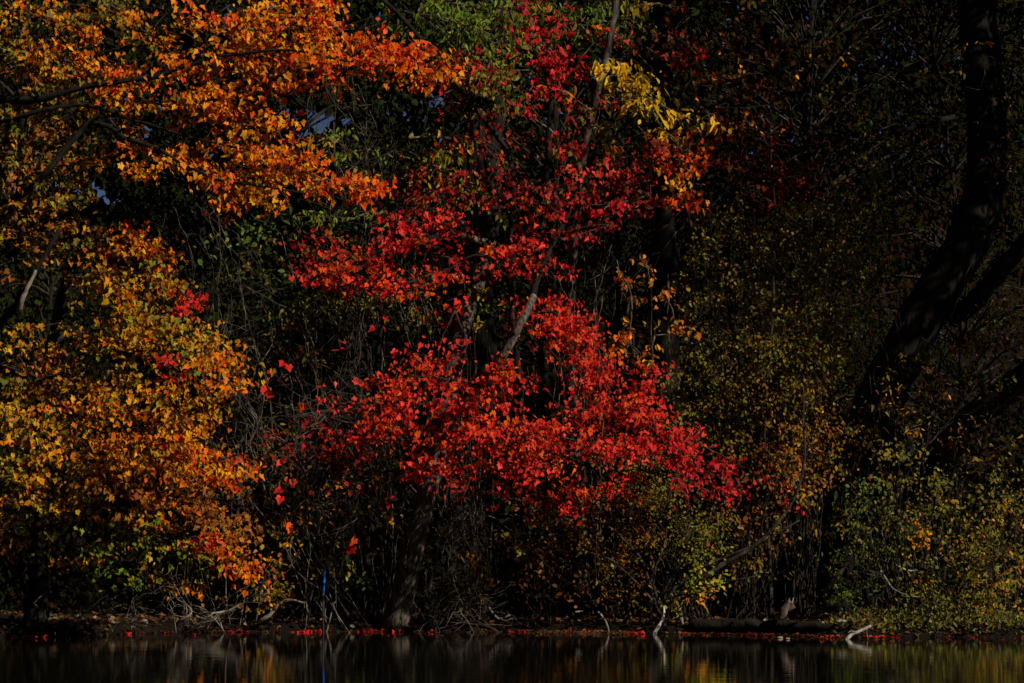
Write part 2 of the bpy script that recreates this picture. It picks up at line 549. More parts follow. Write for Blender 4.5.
BT = [
    # x, Y, h, rx, z0, n, pal, label
    (-10.5, 58, 17, 2.6, 1.0, 5200, [('deep', 3), ('deepolive', 1)], 'tall dark green tree at the left edge behind the orange maple limbs'),
    (-7.2, 60, 14.5, 2.4, 0.5, 5200, [('deep', 3), ('deepgreen', 1)], 'low dark tree with blue sky showing over it behind the orange limbs'),
    (-4.4, 57, 14.5, 2.3, 0.5, 3600, [('deep', 2), ('deepgreen', 1)], 'dark green tree below the blue gaps right of the orange maple limbs'),
    (-2.0, 62, 15.5, 2.3, 0.8, 3800, [('deep', 2), ('deepgreen', 1)], 'dark tree behind the tangle of bare grey twigs above the red foliage'),
    (0.6, 58, 17, 2.6, 1.0, 5600, [('deep', 2), ('deepgreen', 1)], 'tall dark green tree straight behind the trunk of the scarlet maple'),
    (3.4, 61, 18, 2.8, 1.0, 6000, [('deep', 2), ('deepred', 1)], 'tall dark tree behind the yellow leaved branch'),
    (6.4, 57, 18, 2.8, 1.0, 6000, [('deep', 2), ('deepred', 1)], 'tall shaded tree with dull red leaves left of the leaning black trunk'),
    (9.4, 60, 18, 2.8, 1.0, 6000, [('deep', 3), ('deepolive', 1)], 'tall shaded tree behind the leaning black trunk'),
    (12.4, 56, 18, 2.8, 1.0, 5000, [('deep', 3), ('deepolive', 1)], 'tall shaded tree at the right edge behind the black trunk'),
    (-8.6, 49, 6.2, 1.9, 0.3, 3000, [('deep', 2), ('deepgreen', 1)], 'small dark tree behind the golden maple near the left edge'),
    (-5.0, 50, 6.4, 1.9, 0.2, 3000, [('deep', 2), ('deepgreen', 1)], 'small dark green tree behind the arching bare twigs'),
    (-1.6, 49, 7.0, 1.9, 0.3, 3200, [('deep', 2), ('deepgreen', 1)], 'small dark green tree just left of the scarlet maple trunk'),
    (1.9, 50, 8.5, 2.0, 0.3, 3400, [('deep', 2), ('deepolive', 1)], 'small shaded tree behind the lower scarlet foliage'),
    (5.0, 49, 9.5, 2.2, 0.3, 3600, [('deep', 2), ('deepred', 1)], 'small shaded tree behind the twiggy olive shrubs'),
    (8.2, 50, 10, 2.2, 0.3, 3600, [('deep', 2), ('deepred', 1)], 'small shaded tree behind the foot of the leaning black trunk'),
]
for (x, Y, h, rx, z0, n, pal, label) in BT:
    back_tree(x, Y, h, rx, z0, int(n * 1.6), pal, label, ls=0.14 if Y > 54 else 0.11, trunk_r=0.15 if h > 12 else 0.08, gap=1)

# canopy trees added above the frame to shade the wood and the right side
back_tree(12.2, 37.6, 19, 4.8, 6.2, 13000, [('deep', 1), ('deepolive', 2)], 'tall broad oak added for shade on the bank just outside the right edge', ls=0.20, trunk_r=0.34, name='oak_tree', ry=3.6, group=None)
back_tree(9.5, 45, 21, 4.6, 10.4, 8500, [('deep', 1), ('deepolive', 2)], 'tall added shade oak whose crown spreads above the top right corner', ls=0.20, trunk_r=0.32, name='oak_tree', group=None)
back_tree(2.7, 46.5, 21, 4.2, 10.6, 7500, [('deep', 1), ('deepgreen', 2)], 'tall added shade oak whose crown spreads above the yellow leaved branch', ls=0.20, trunk_r=0.3, name='oak_tree', group=None)
back_tree(-0.3, 47, 20, 3.6, 11.0, 6000, [('deep', 1), ('deepgreen', 2)], 'tall added shade oak whose crown spreads above the green foliage at top centre', ls=0.20, trunk_r=0.28, name='oak_tree', group=None)

back_tree(-9.6, 46.5, 21, 3.8, 12.6, 6500, [('deep', 1), ('deepgreen', 1)], 'tall added shade oak whose crown spreads above the orange maple limbs', ls=0.20, trunk_r=0.2, name='oak_tree', group=None)
back_tree(-10.5, 44, 21, 4.0, 12.0, 6500, [('deep', 1), ('deepgreen', 1)], 'tall added shade oak just outside the left edge behind the orange maple', ls=0.20, trunk_r=0.28, name='oak_tree', group=None)
back_tree(-13.5, 36, 22, 4.8, 2.5, 7000, [('deep', 1), ('deepgreen', 1)], 'tall dark tree added well outside the left edge to block sky', ls=0.25, trunk_r=0.28, name='oak_tree', group=None)  # unseen tree added to block sky light from the left
# unseen trees added along near and side shores to wall off low sky
SH = [(-50, 30), (-46, 14), (-42, 0), (-34, -14), (-24, -16), (-13, -15), (-2, -16), (9, -16), (20, -19), (31, -18), (40, -8), (48, 4), (53, 18), (54, 32)]
for k, (x, y) in enumerate(SH):
    back_tree(x, y, 34 if x < 25 else 28, 7.5, 0.5, 5200, [('deep', 1), ('deepgreen', 1)], 'broad dark tree added out of view behind and beside the viewer to block sky', ls=0.6, trunk_r=0.35, group='trees added on the near and side shores', ry=5)

# =================================================================== RED MAPLE (centre)
T = Tree('maple_tree', ground_pt(395, 40.5), 'scarlet maple with pale forked trunk rising from the bank at centre', group=None, leafsize=0.080, twig=M_DARKTWIG)
tr = [ground_pt(393, 40.5, 0.15), at(402, 598, 40.3), at(410, 560, 40.0), at(420, 515, 39.8), at(436, 462, 39.8), at(448, 400, 40.0), at(460, 340, 40.4),
      at(475, 290, 40.8), at(489, 240, 40.9)]
T.trunk(tr, 0.17, 0.115, flare=0.4, rough=0.08)
T.limb([at(488, 243, 40.9), at(496, 200, 40.9), at(490, 160, 41), at(500, 110, 41.1), at(488, 60, 41.3), at(505, -20, 41.4), at(540, -200, 41.8)], 0.112, 0.06, mat=M_DARKBARK, rough=0.08)  # upper trunk in darker bark, its shade put into the colour
T.limb([at(442, 430, 39.9), at(470, 395, 39.5), at(500, 360, 38.9), at(520, 325, 38.8), at(534, 296, 39.1)], 0.085, 0.055, mat=M_TWIG)  # paler bark stands in for sunlight on this fork
T.limb([at(533, 298, 39.1), at(545, 262, 39.6), at(565, 220, 40.0), at(600, 160, 40.4)], 0.052, 0.02, mat=M_DARKBARK)  # same fork goes on in dark bark, as if out of the sun
T.limb([at(408, 600, 40.3), at(414, 560, 39.9), at(429, 500, 39.7), at(441, 455, 39.8), at(462, 400, 40.0)], 0.07, 0.03)
T.limb([at(489, 245, 40.9), at(450, 235, 40.4), at(400, 250, 40), at(350, 265, 39.8), at(322, 285, 39.7)], 0.06, 0.02)
RO = [('red', 5), ('redorange', 2), ('darkred', 1)]
S = T.spray
# upper left band
S([(455, 235), (420, 240), (385, 250), (350, 275)], 39.6, 40, RO, 0.95)
S([(460, 262), (430, 275), (395, 285), (345, 283)], 39.4, 24, RO, 1.5)
S([(440, 225), (400, 222), (385, 235)], 39.6, 26, [('red', 2), ('crimson', 2)], 0.8)
S([(450, 215), (425, 210), (400, 222)], 40.0, 22, [('crimson', 2), ('darkred', 2)], 0.6)
S([(345, 250), (320, 255), (300, 262)], 40.2, 44, [('red', 1), ('darkred', 3)], 0.8)
S([(340, 262), (320, 275), (305, 268)], 39.9, 24, RO, 0.9)
S([(500, 262), (530, 258), (556, 282)], 39.4, 28, RO, 1.2)
S([(505, 255), (532, 236), (556, 232)], 39.7, 20, RO, 0.8)
S([(520, 318), (550, 312), (575, 322), (600, 340)], 39.3, 32, RO, 1.5)
S([(540, 335), (575, 345), (606, 368), (610, 400)], 39.2, 34, RO, 1.3)
S([(565, 350), (590, 380), (600, 415), (640, 440)], 39.1, 40, RO, 0.8)
S([(640, 400), (645, 380), (652, 360)], 39.3, 13, [('red', 1)], 2.4)
# lower wide mass
S([(450, 380), (420, 375), (385, 382), (362, 370)], 39.2, 30, RO, 0.9)
S([(440, 400), (405, 408), (380, 420), (372, 445)], 39.1, 34, RO, 0.8)
S([(462, 395), (440, 362), (408, 350)], 39.3, 18, RO, 0.9)
S([(455, 410), (485, 405), (505, 385), (500, 370)], 38.9, 36, RO, 1.5)
S([(450, 430), (480, 438), (512, 430), (545, 440)], 38.8, 36, [('red', 3), ('redorange', 2)], 1.5)
S([(440, 440), (420, 462), (450, 478), (490, 470)], 38.9, 30, RO, 1.1)
S([(500, 455), (535, 462), (565, 480), (580, 510)], 38.7, 28, RO, 1.1)
S([(520, 435), (560, 438), (600, 444), (640, 440)], 38.7, 30, RO, 1.5)
S([(560, 408), (595, 412), (630, 415), (655, 425)], 38.8, 20, RO, 0.9)
S([(600, 460), (640, 455), (680, 460), (718, 478), (742, 492)], 38.7, 34, [('red', 2), ('crimson', 2)], 0.42)
S([(655, 440), (690, 455), (715, 470)], 38.9, 40, [('red', 2), ('crimson', 2)], 0.4)
S([(620, 395), (640, 410), (675, 430), (690, 445)], 39.0, 26, RO, 0.9)
S([(500, 480), (540, 478), (565, 495)], 38.8, 26, RO, 0.7)
S([(670, 470), (690, 478), (700, 490)], 38.8, 22, [('crimson', 2), ('red', 1)], 0.9)
S([(585, 490), (598, 500)], 38.8, 14, RO, 1.4)
# loose leaves further left and low
for (x, y) in [(272, 385), (285, 372), (322, 395), (330, 385), (298, 405), (345, 440), (300, 440), (270, 375), (342, 442), (350, 545), (282, 495), (295, 460), (388, 495), (280, 520), (290, 480), (326, 430), (375, 410), (405, 345), (340, 350), (380, 323), (420, 310), (463, 302), (452, 305)]:
    add_clump(T.lv, at(x, y, 39.2), (0.07, 0.1, 0.06), 3, [('red', 3), ('redorange', 1)], 0.12)
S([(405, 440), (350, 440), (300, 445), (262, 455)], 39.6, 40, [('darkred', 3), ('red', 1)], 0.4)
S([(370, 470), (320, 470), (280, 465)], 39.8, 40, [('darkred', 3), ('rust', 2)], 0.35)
# upper sparser scarlet
S([(520, 200), (550, 205), (575, 195), (600, 190)], 40.2, 40, [('red', 1), ('darkred', 3)], 0.5)
S([(510, 180), (520, 215), (545, 230)], 40.2, 28, RO, 0.5)
S([(490, 180), (450, 190), (410, 195), (385, 200)], 40.5, 26, [('crimson', 2), ('darkred', 2)], 0.6)
S([(500, 150), (480, 140), (440, 150), (420, 170)], 40.8, 24, [('redorange', 1), ('darkred', 2), ('gold', 1)], 0.5)
for ln, w, p, d in [
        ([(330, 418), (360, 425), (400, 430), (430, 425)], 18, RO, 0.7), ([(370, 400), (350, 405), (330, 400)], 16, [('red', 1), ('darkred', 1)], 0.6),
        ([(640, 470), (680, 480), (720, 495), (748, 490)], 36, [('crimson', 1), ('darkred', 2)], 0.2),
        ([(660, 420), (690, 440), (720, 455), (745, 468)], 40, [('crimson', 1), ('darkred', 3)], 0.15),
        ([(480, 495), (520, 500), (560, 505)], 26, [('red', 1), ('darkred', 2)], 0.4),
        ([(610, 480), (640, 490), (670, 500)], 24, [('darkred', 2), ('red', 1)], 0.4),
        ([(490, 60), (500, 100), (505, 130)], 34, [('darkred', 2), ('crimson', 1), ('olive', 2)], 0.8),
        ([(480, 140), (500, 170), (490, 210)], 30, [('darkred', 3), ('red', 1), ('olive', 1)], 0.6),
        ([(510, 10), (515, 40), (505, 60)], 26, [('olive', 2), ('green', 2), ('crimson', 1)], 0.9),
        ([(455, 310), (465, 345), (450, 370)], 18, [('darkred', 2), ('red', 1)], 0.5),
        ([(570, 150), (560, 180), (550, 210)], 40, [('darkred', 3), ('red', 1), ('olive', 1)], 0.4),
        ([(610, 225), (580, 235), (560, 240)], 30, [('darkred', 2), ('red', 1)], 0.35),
        ([(560, 120), (600, 110), (590, 130)], 30, [('olive', 2), ('darkred', 2)], 0.5)]:
    S(ln, 39.3, w, p, d)
T.finish()

# =================================================================== ORANGE MAPLE (upper left)
T = Tree('maple_tree', ground_pt(-120, 38.6), bark=M_DARKBARK, twig=M_DARKTWIG, label='orange maple reaching long leafy limbs in from the upper left', leafsize=0.087)
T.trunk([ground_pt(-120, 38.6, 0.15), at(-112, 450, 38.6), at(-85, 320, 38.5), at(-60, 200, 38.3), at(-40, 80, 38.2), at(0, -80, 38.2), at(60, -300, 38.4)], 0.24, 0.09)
T.limb([at(-70, 250, 38.4), at(-10, 215, 38.0), at(40, 180, 36.9), at(90, 122, 36.8), at(125, 138, 36.7), at(160, 150, 36.6), at(215, 178, 36.4), at(300, 192, 36.2)], 0.07, 0.012)
T.limb([at(-45, 100, 38.2), at(30, 100, 37.0), at(90, 85, 36.8), at(160, 75, 36.6), at(215, 58, 36.4), at(290, 50, 36.3), at(350, 62, 36.2)], 0.07, 0.012)
T.limb([at(-50, 140, 38.2), at(10, 120, 37.1), at(80, 105, 36.9), at(150, 125, 36.7), at(200, 140, 36.6), at(250, 150, 36.4)], 0.05, 0.012)
T.limb([at(-80, 380, 38.5), at(-30, 350, 38.2), at(10, 312, 38.0), at(24, 290, 37.1), at(36, 268, 37.1), at(60, 230, 37.0)], 0.075, 0.03)
S = T.spray
OR = [('orange', 5), ('redorange', 1), ('gold', 1)]; OD = [('gold', 2), ('orange', 2), ('olive', 2), ('rust', 1)]
S([(0, 8), (40, 15), (70, 40), (95, 62)], 37.4, 44, OD, 0.9)
S([(20, 40), (60, 60), (110, 70), (135, 92)], 37.3, 36, OR, 0.9)
S([(60, 10), (90, 20), (120, 35)], 37.3, 34, OD, 0.7)
S([(110, 5), (135, 20), (142, 45)], 37.2, 26, OD, 1.0)
S([(150, 35), (165, 45), (172, 62)], 37.1, 22, OR, 1.3)
S([(185, 10), (195, 25), (200, 45)], 37.1, 22, OR, 1.2)
S([(230, 5), (250, 20), (256, 45)], 37.0, 30, OR, 1.3)
S([(170, 75), (200, 65), (235, 50), (256, 40)], 37.0, 34, OR, 1.3)
S([(180, 95), (215, 100), (245, 85), (290, 75)], 37.0, 32, OR, 1.2)
S([(140, 100), (175, 110), (215, 120), (256, 115)], 37.1, 28, OR, 0.9)
S([(265, 15), (290, 20), (318, 12), (322, 30)], 36.9, 34, OR, 1.6)
S([(250, 60), (290, 50), (325, 62), (345, 75)], 36.9, 34, OR, 1.6)
S([(260, 78), (285, 80), (305, 88)], 36.9, 18, OR, 1.2)
S([(350, 65), (362, 40), (366, 20)], 36.9, 17, [('redorange', 3), ('orange', 1)], 1.4)
S([(375, 50), (392, 62), (390, 85)], 36.8, 24, [('orange', 2), ('redorange', 2)], 1.6)
S([(380, 55), (410, 58), (436, 72)], 36.8, 32, [('orange', 2), ('redorange', 3)], 1.6)
S([(325, 68), (355, 68), (380, 60)], 36.9, 16, [('redorange', 1)], 0.9)
S([(435, 70), (452, 72), (466, 82)], 36.8, 18, OR, 1.5)
S([(395, 62), (420, 72), (440, 85)], 36.8, 22, [('redorange', 2), ('orange', 1)], 1.2)
S([(330, 180), (355, 186), (382, 192)], 36.8, 18, [('redorange', 2), ('orange', 1)], 1.3)
S([(300, 15), (325, 25), (335, 45)], 36.8, 34, [('orange', 2), ('redorange', 2)], 1.0)
S([(160, 155), (195, 160), (225, 180), (256, 190)], 36.9, 30, OR, 1.6)
S([(205, 185), (225, 200), (250, 200)], 36.9, 24, OR, 1.4)
S([(240, 170), (275, 165), (310, 175), (345, 190), (370, 188)], 36.8, 30, OR, 1.7, pal_end=[('redorange', 1)])
S([(256, 110), (275, 130), (290, 152), (305, 165)], 36.9, 34, OR, 1.5)
S([(258, 185), (270, 200), (280, 215)], 36.8, 22, OR, 1.5)
S([(225, 140), (250, 150), (262, 165)], 37.0, 26, OR, 1.1)
S([(110, 120), (135, 140), (145, 165)], 37.3, 18, OR, 0.8)
S([(120, 165), (140, 175), (150, 185)], 37.3, 16, OR, 0.9)
S([(0, 60), (40, 75), (85, 90)], 37.6, 40, [('gold', 1), ('olive', 3), ('rust', 1)], 0.6)
S([(0, 110), (40, 120), (75, 140), (90, 160)], 37.6, 44, [('olive', 2), ('gold', 2), ('rust', 1)], 0.8)
S([(0, 160), (35, 170), (60, 180)], 37.6, 40, [('olive', 2), ('gold', 1), ('rust', 1)], 0.7)
S([(0, 200), (40, 208), (80, 225)], 37.6, 34, [('gold', 2), ('olive', 2), ('rust', 1)], 0.8)
S([(95, 100), (130, 115), (170, 130)], 37.5, 24, [('gold', 2), ('orange', 1)], 0.45)
S([(100, 75), (120, 85)], 37.3, 30, OR, 0.8)
for ln, w, p, d in [
        ([(-10, 35), (20, 60), (50, 85)], 50, [('olive', 3), ('gold', 1), ('rust', 2)], 0.8), ([(40, 90), (80, 100), (110, 110)], 44, [('rust', 2), ('gold', 1), ('olive', 2)], 0.6),
        ([(-10, 130), (30, 150), (70, 165)], 50, [('olive', 3), ('rust', 2), ('gold', 1)], 0.8), ([(-10, 185), (40, 190), (90, 205)], 46, [('olive', 3), ('rust', 2), ('gold', 1)], 0.8),
        ([(90, 40), (110, 60), (130, 70)], 40, OR, 0.6), ([(70, 5), (100, 8), (130, 3)], 20, [('olive', 2), ('gold', 2)], 0.8),
        ([(200, 110), (235, 125), (250, 135)], 30, OR, 0.8), ([(215, 25), (240, 30)], 26, OR, 0.7),
        ([(300, 35), (330, 45), (345, 55)], 26, [('redorange', 2), ('orange', 1)], 0.9), ([(290, 85), (310, 95)], 18, [('redorange', 1), ('orange', 1)], 0.7)]:
    S(ln, 37.5, w, p, d)
T.finish()

# =================================================================== GOLDEN MAPLE (lower left)
T = Tree('maple_tree', ground_pt(38, 39.6), bark=M_DARKBARK, twig=M_DARKTWIG, label='golden maple with green and orange leaves bulging over the water at lower left', leafsize=0.082)
T.trunk([ground_pt(38, 39.6, 0.15), at(38, 560, 39.5), at(30, 480, 39.3), at(45, 390, 39.1), at(60, 300, 39.0), at(80, 240, 39.0), at(95, 190, 39.2)], 0.15, 0.04)
T.limb([at(34, 450, 39.2), at(80, 400, 38.4), at(130, 370, 37.8), at(180, 350, 37.3), at(225, 360, 37.0)], 0.05, 0.012)
T.limb([at(34, 530, 39.4), at(90, 510, 38.4), at(140, 520, 37.6), at(200, 500, 37.2), at(240, 500, 37.0)], 0.05, 0.012)
T.limb([at(55, 320, 39.0), at(100, 280, 38.2), at(140, 270, 37.6), at(180, 290, 37.2)], 0.04, 0.012)
S = T.spray
GO = [('gold', 5), ('yolk', 1), ('orange', 3)]; GG = [('gold', 4), ('olive', 1), ('lime', 1), ('yolk', 1), ('orange', 1)]; GR = [('orange', 4), ('gold', 2), ('redorange', 2)]
S([(30, 240), (60, 240), (95, 245)], 37.9, 30, [('gold', 1), ('rust', 2), ('olive', 1)], 0.7)
S([(40, 262), (65, 272), (85, 285)], 37.8, 18, GO, 0.8)
S([(95, 240), (130, 240), (150, 255), (172, 280)], 37.3, 36, GR, 1.1)
S([(110, 275), (128, 295), (135, 325), (142, 345)], 37.0, 26, GO, 1.5)
S([(140, 265), (160, 275), (168, 300)], 37.1, 24, GG, 1.1)
S([(180, 290), (192, 305), (202, 300)], 37.0, 24, [('red', 3), ('redorange', 1)], 1.0)
S([(125, 330), (160, 325), (195, 335), (218, 350)], 36.9, 30, GG, 1.3)
S([(205, 355), (225, 365), (248, 385)], 36.8, 24, GO, 1.4)
S([(215, 380), (232, 388), (250, 385)], 36.8, 22, GR, 1.3)
S([(90, 330), (110, 360), (130, 390)], 37.2, 34, [('olive', 2), ('gold', 2), ('rust', 1)], 0.8)
S([(172, 360), (178, 378)], 36.9, 14, [('red', 1)], 1.3)
S([(20, 335), (50, 345), (80, 375)], 37.6, 24, [('rust', 2), ('gold', 2)], 0.8)
S([(0, 365), (35, 375), (60, 395), (95, 410)], 37.5, 36, [('gold', 2), ('rust', 1), ('olive', 1)], 0.9)
S([(50, 365), (75, 385), (110, 400), (125, 415)], 37.1, 24, GO, 1.2)
S([(150, 385), (175, 395), (200, 410), (212, 400)], 36.9, 34, GO, 1.5)
S([(0, 400), (30, 415), (70, 430)], 37.4, 44, GG, 1.1)
S([(80, 420), (120, 425), (160, 430), (205, 440)], 36.9, 44, [('gold', 3), ('orange', 3), ('rust', 1)], 1.4)
S([(0, 440), (30, 450), (60, 465), (90, 490)], 37.3, 42, GG, 1.1)
S([(60, 450), (100, 455), (150, 455), (190, 465)], 36.9, 44, [('gold', 2), ('rust', 2), ('orange', 2)], 1.3)
S([(170, 440), (200, 455), (225, 465), (238, 480)], 36.8, 36, [('orange', 2), ('redorange', 2)], 1.4)
S([(0, 480), (30, 490), (70, 505), (100, 520)], 37.2, 40, GG, 0.9)
S([(90, 490), (130, 490), (170, 490), (220, 495)], 36.9, 40, [('rust', 5), ('orange', 1)], 1.3)
S([(140, 515), (180, 510), (220, 520), (245, 535)], 36.8, 36, [('orange', 1), ('rust', 4), ('gold', 1)], 1.3)
S([(130, 530), (160, 535), (190, 550), (200, 575)], 36.9, 36, [('gold', 2), ('olive', 1), ('lime', 1)], 0.9)
S([(200, 540), (225, 545), (245, 560), (252, 575)], 36.8, 30, GR, 1.2)
S([(205, 545), (212, 560), (220, 565)], 36.6, 14, [('crimson', 2), ('red', 1)], 1.5)
S([(95, 545), (105, 560), (112, 572)], 37.0, 18, [('lime', 2), ('gold', 1)], 1.2)
S([(135, 560), (138, 575), (135, 590)], 37.0, 15, [('lime', 1)], 1.4)
S([(140, 535), (146, 550), (152, 560)], 36.9, 14, [('lime', 2), ('yolk', 1)], 1.2)
S([(0, 520), (30, 530), (60, 540)], 37.7, 34, [('rust', 2), ('olive', 2)], 0.45)
S([(60, 560), (80, 570), (85, 575)], 37.6, 20, [('rust', 2), ('olive', 1)], 0.5)
S([(160, 575), (190, 590), (215, 600)], 37.2, 24, [('rust', 2), ('gold', 2)], 0.5)
for ln, w, p, d in [
        ([(-10, 225), (30, 235), (70, 245)], 34, [('olive', 3), ('rust', 2), ('gold', 1)], 0.8), ([(80, 250), (110, 260), (130, 275)], 36, [('rust', 2), ('olive', 2), ('gold', 1)], 0.7),
        ([(95, 290), (120, 305), (150, 315)], 36, [('olive', 3), ('gold', 2)], 0.8), ([(-10, 270), (20, 275)], 20, [('rust', 2)], 0.4),
        ([(-10, 385), (20, 400), (50, 420)], 40, [('olive', 3), ('lime', 1), ('rust', 1)], 0.8), ([(150, 345), (180, 350), (200, 370)], 36, [('olive', 2), ('gold', 2), ('lime', 1)], 0.9),
        ([(-10, 460), (20, 480), (60, 490)], 44, [('olive', 3), ('lime', 1), ('gold', 1)], 0.8), ([(120, 470), (150, 480), (180, 470)], 36, [('rust', 2), ('olive', 1), ('gold', 1)], 0.7),
        ([(-10, 530), (30, 540), (60, 545)], 36, [('olive', 2), ('rust', 2), ('brown', 1)], 0.5), ([(80, 530), (120, 540), (150, 545)], 34, [('olive', 3), ('rust', 2)], 0.6)]:
    S(ln, 37.7, w, p, d)
T.finish()

# =================================================================== UPPER CENTRE TREES
T = Tree('tree', ground_pt(455, 43.4), 'green leaved tree over the top centre behind the black curving limb', shape='oval', leafsize=0.12, bark=M_DARKBARK)
T.trunk([ground_pt(455, 43.4, 0.15), at(450, 400, 43.4), at(470, 200, 43.2), at(480, 60, 43.1), at(500, -150, 43)], 0.13, 0.05)
S = T.spray
GN = [('green', 3), ('olive', 2)]
S([(470, 100), (440, 30), (400, 10)], 42.4, 50, GN, 0.8)
S([(480, 60), (495, 20), (530, 10)], 41.4, 56, [('green', 3), ('lime', 3), ('olive', 1)], 1.9)
S([(475, 60), (495, 68), (512, 80)], 41.1, 26, [('lime', 2), ('olive', 1)], 2.0)
S([(420, 15), (450, 20), (480, 30), (510, 50)], 40.6, 44, [('green', 2), ('lime', 2)], 1.1)
S([(470, 55), (450, 35), (430, 30)], 41.0, 44, [('green', 3), ('lime', 2), ('olive', 1)], 1.2)
S([(500, 40), (540, 30), (580, 20)], 42.2, 40, GN, 0.9)
S([(570, 25), (600, 20), (630, 30)], 41.5, 44, [('green', 2), ('lime', 2), ('olive', 1)], 1.4)
S([(590, 35), (610, 45), (628, 50)], 42.0, 18, [('lime', 1), ('olive', 1)], 0.9)
S([(512, 80), (530, 90), (545, 100)], 42.3, 30, GN, 0.8)
S([(600, 5), (650, 5), (700, 8)], 42.4, 22, [('olive', 2), ('yolk', 1)], 0.6)
S([(700, 0), (745, 5), (765, 15)], 42.0, 14, [('lime', 1)], 0.8)
S([(768, 0), (780, 5)], 42.0, 14, [('lime', 1)], 1.3)
S([(430, 0), (470, 5), (510, 0)], 42.6, 30, GN, 1.0)
S([(380, 140), (350, 150), (330, 140), (320, 160)], 42.6, 24, [('lime', 1), ('olive', 3)], 0.6)
S([(430, 165), (400, 150), (360, 165)], 42.6, 40, [('olive', 2), ('deep', 1)], 0.5)
S([(350, 220), (310, 215), (290, 222)], 42, 22, [('lime', 1), ('green', 2)], 0.7)
T.finish()

T = Tree('maple_tree', ground_pt(540, 42.6), 'slender crimson maple hanging leaves at the top centre', leafsize=0.09, bark=M_DARKBARK)
T.trunk([ground_pt(540, 42.6, 0.15), at(545, 400, 42.6), at(540, 250, 42.4), at(550, 120, 42), at(540, 20, 41.8), at(530, -120, 42)], 0.09, 0.03)
S = T.spray
PK = [('crimson', 3), ('red', 1)]
S([(515, 5), (530, 15), (535, 28)], 41.4, 26, PK, 1.2)
S([(530, 38), (545, 45), (560, 60), (575, 75)], 41.3, 28, PK, 1.2)
S([(545, 60), (560, 75), (585, 62)], 41.3, 22, PK, 0.9)
S([(530, 70), (545, 85), (560, 82)], 41.4, 20, PK, 0.6)
S([(455, 70), (475, 78), (492, 92)], 41.2, 22, PK, 1.2)
S([(430, 100), (450, 102), (462, 104)], 41.3, 14, PK, 0.7)
S([(325, 18), (335, 24)], 41.3, 12, PK, 0.7)
S([(612, 30), (622, 38), (630, 35)], 41.2, 16, [('red', 2), ('redorange', 1)], 1.3)
S([(665, 60), (680, 55), (684, 68)], 41.2, 18, PK, 0.7)
S([(515, 110), (530, 118)], 41.4, 18, PK, 0.9)
S([(555, 135), (570, 148), (580, 150)], 41.4, 18, PK, 0.8)
S([(560, 20), (590, 25)], 41.6, 24, [('darkred', 1), ('crimson', 1)], 0.5)
T.finish()

T = Tree('hickory_tree', ground_pt(585, 42.2), 'young tree with a yellow leaved branch reaching right from a pale slanting stem', shape='oval', leafsize=0.15)
T.trunk([ground_pt(585, 42.2, 0.15), at(575, 450, 42.2), at(570, 300, 42), at(580, 180, 41.7), at(592, 110, 41.4), at(600, 80, 41.2), at(615, 10, 41), at(630, -100, 41)], 0.10, 0.05)
S = T.spray
YL = [('yolk', 4), ('olive', 1)]
S([(598, 78), (615, 76), (635, 82), (655, 82)], 39.8, 22, YL, 3.0)
S([(610, 88), (640, 96), (668, 108)], 39.8, 18, YL, 2.4)
S([(600, 95), (620, 100), (640, 98), (655, 108)], 40.2, 24, [('yolk', 2), ('olive', 1)], 1.8)
S([(640, 95), (660, 105), (675, 115), (685, 120)], 40.1, 22, YL, 2.1)
S([(685, 118), (700, 118), (720, 112)], 40.0, 16, YL, 1.8)
S([(660, 125), (672, 138), (682, 150)], 40.1, 20, YL, 2.0)
S([(590, 122), (605, 130), (615, 140)], 40.7, 24, [('olive', 3), ('yolk', 1)], 0.8)
S([(600, 135), (620, 140), (630, 150)], 40.6, 18, [('gold', 1), ('yolk', 1)], 0.7)
S([(550, 88), (560, 92), (575, 102)], 40.9, 18, [('yolk', 1), ('orange', 2)], 1.2)
S([(700, 112), (712, 118), (712, 128)], 40.3, 12, YL, 1.0)
S([(630, 80), (645, 90)], 40.4, 12, YL, 1.2)
T.finish()

T = Tree('maple_tree', ground_pt(700, 41.8), 'slim red and orange maple just below the yellow leaved branch', leafsize=0.09)
T.trunk([ground_pt(700, 41.8, 0.15), at(684, 480, 41.7), at(686, 360, 41.3), at(696, 300, 41.2), at(690, 220, 41.2), at(670, 160, 41.2), at(650, 100, 41.4)], 0.05, 0.02)
S = T.spray
MR = [('redorange', 3), ('orange', 1), ('darkred', 2)]
S([(660, 150), (675, 158), (690, 172), (692, 200)], 40.2, 28, MR, 1.3)
S([(655, 160), (630, 168), (605, 158)], 40.4, 26, [('darkred', 5), ('redorange', 1), ('red', 1)], 0.9)
S([(650, 180), (620, 185), (595, 180)], 40.5, 28, [('darkred', 5), ('red', 1)], 0.7)
S([(650, 195), (630, 200), (600, 205), (580, 205)], 40.5, 20, [('darkred', 1), ('red', 1)], 0.8)
S([(670, 185), (682, 195), (672, 205)], 40.2, 22, [('gold', 1), ('orange', 1)], 0.8)
S([(668, 140), (690, 150), (692, 160)], 40.3, 16, MR, 1.0)
S([(600, 215), (620, 212), (640, 205)], 40.5, 14, [('crimson', 1)], 0.7)
T.finish()

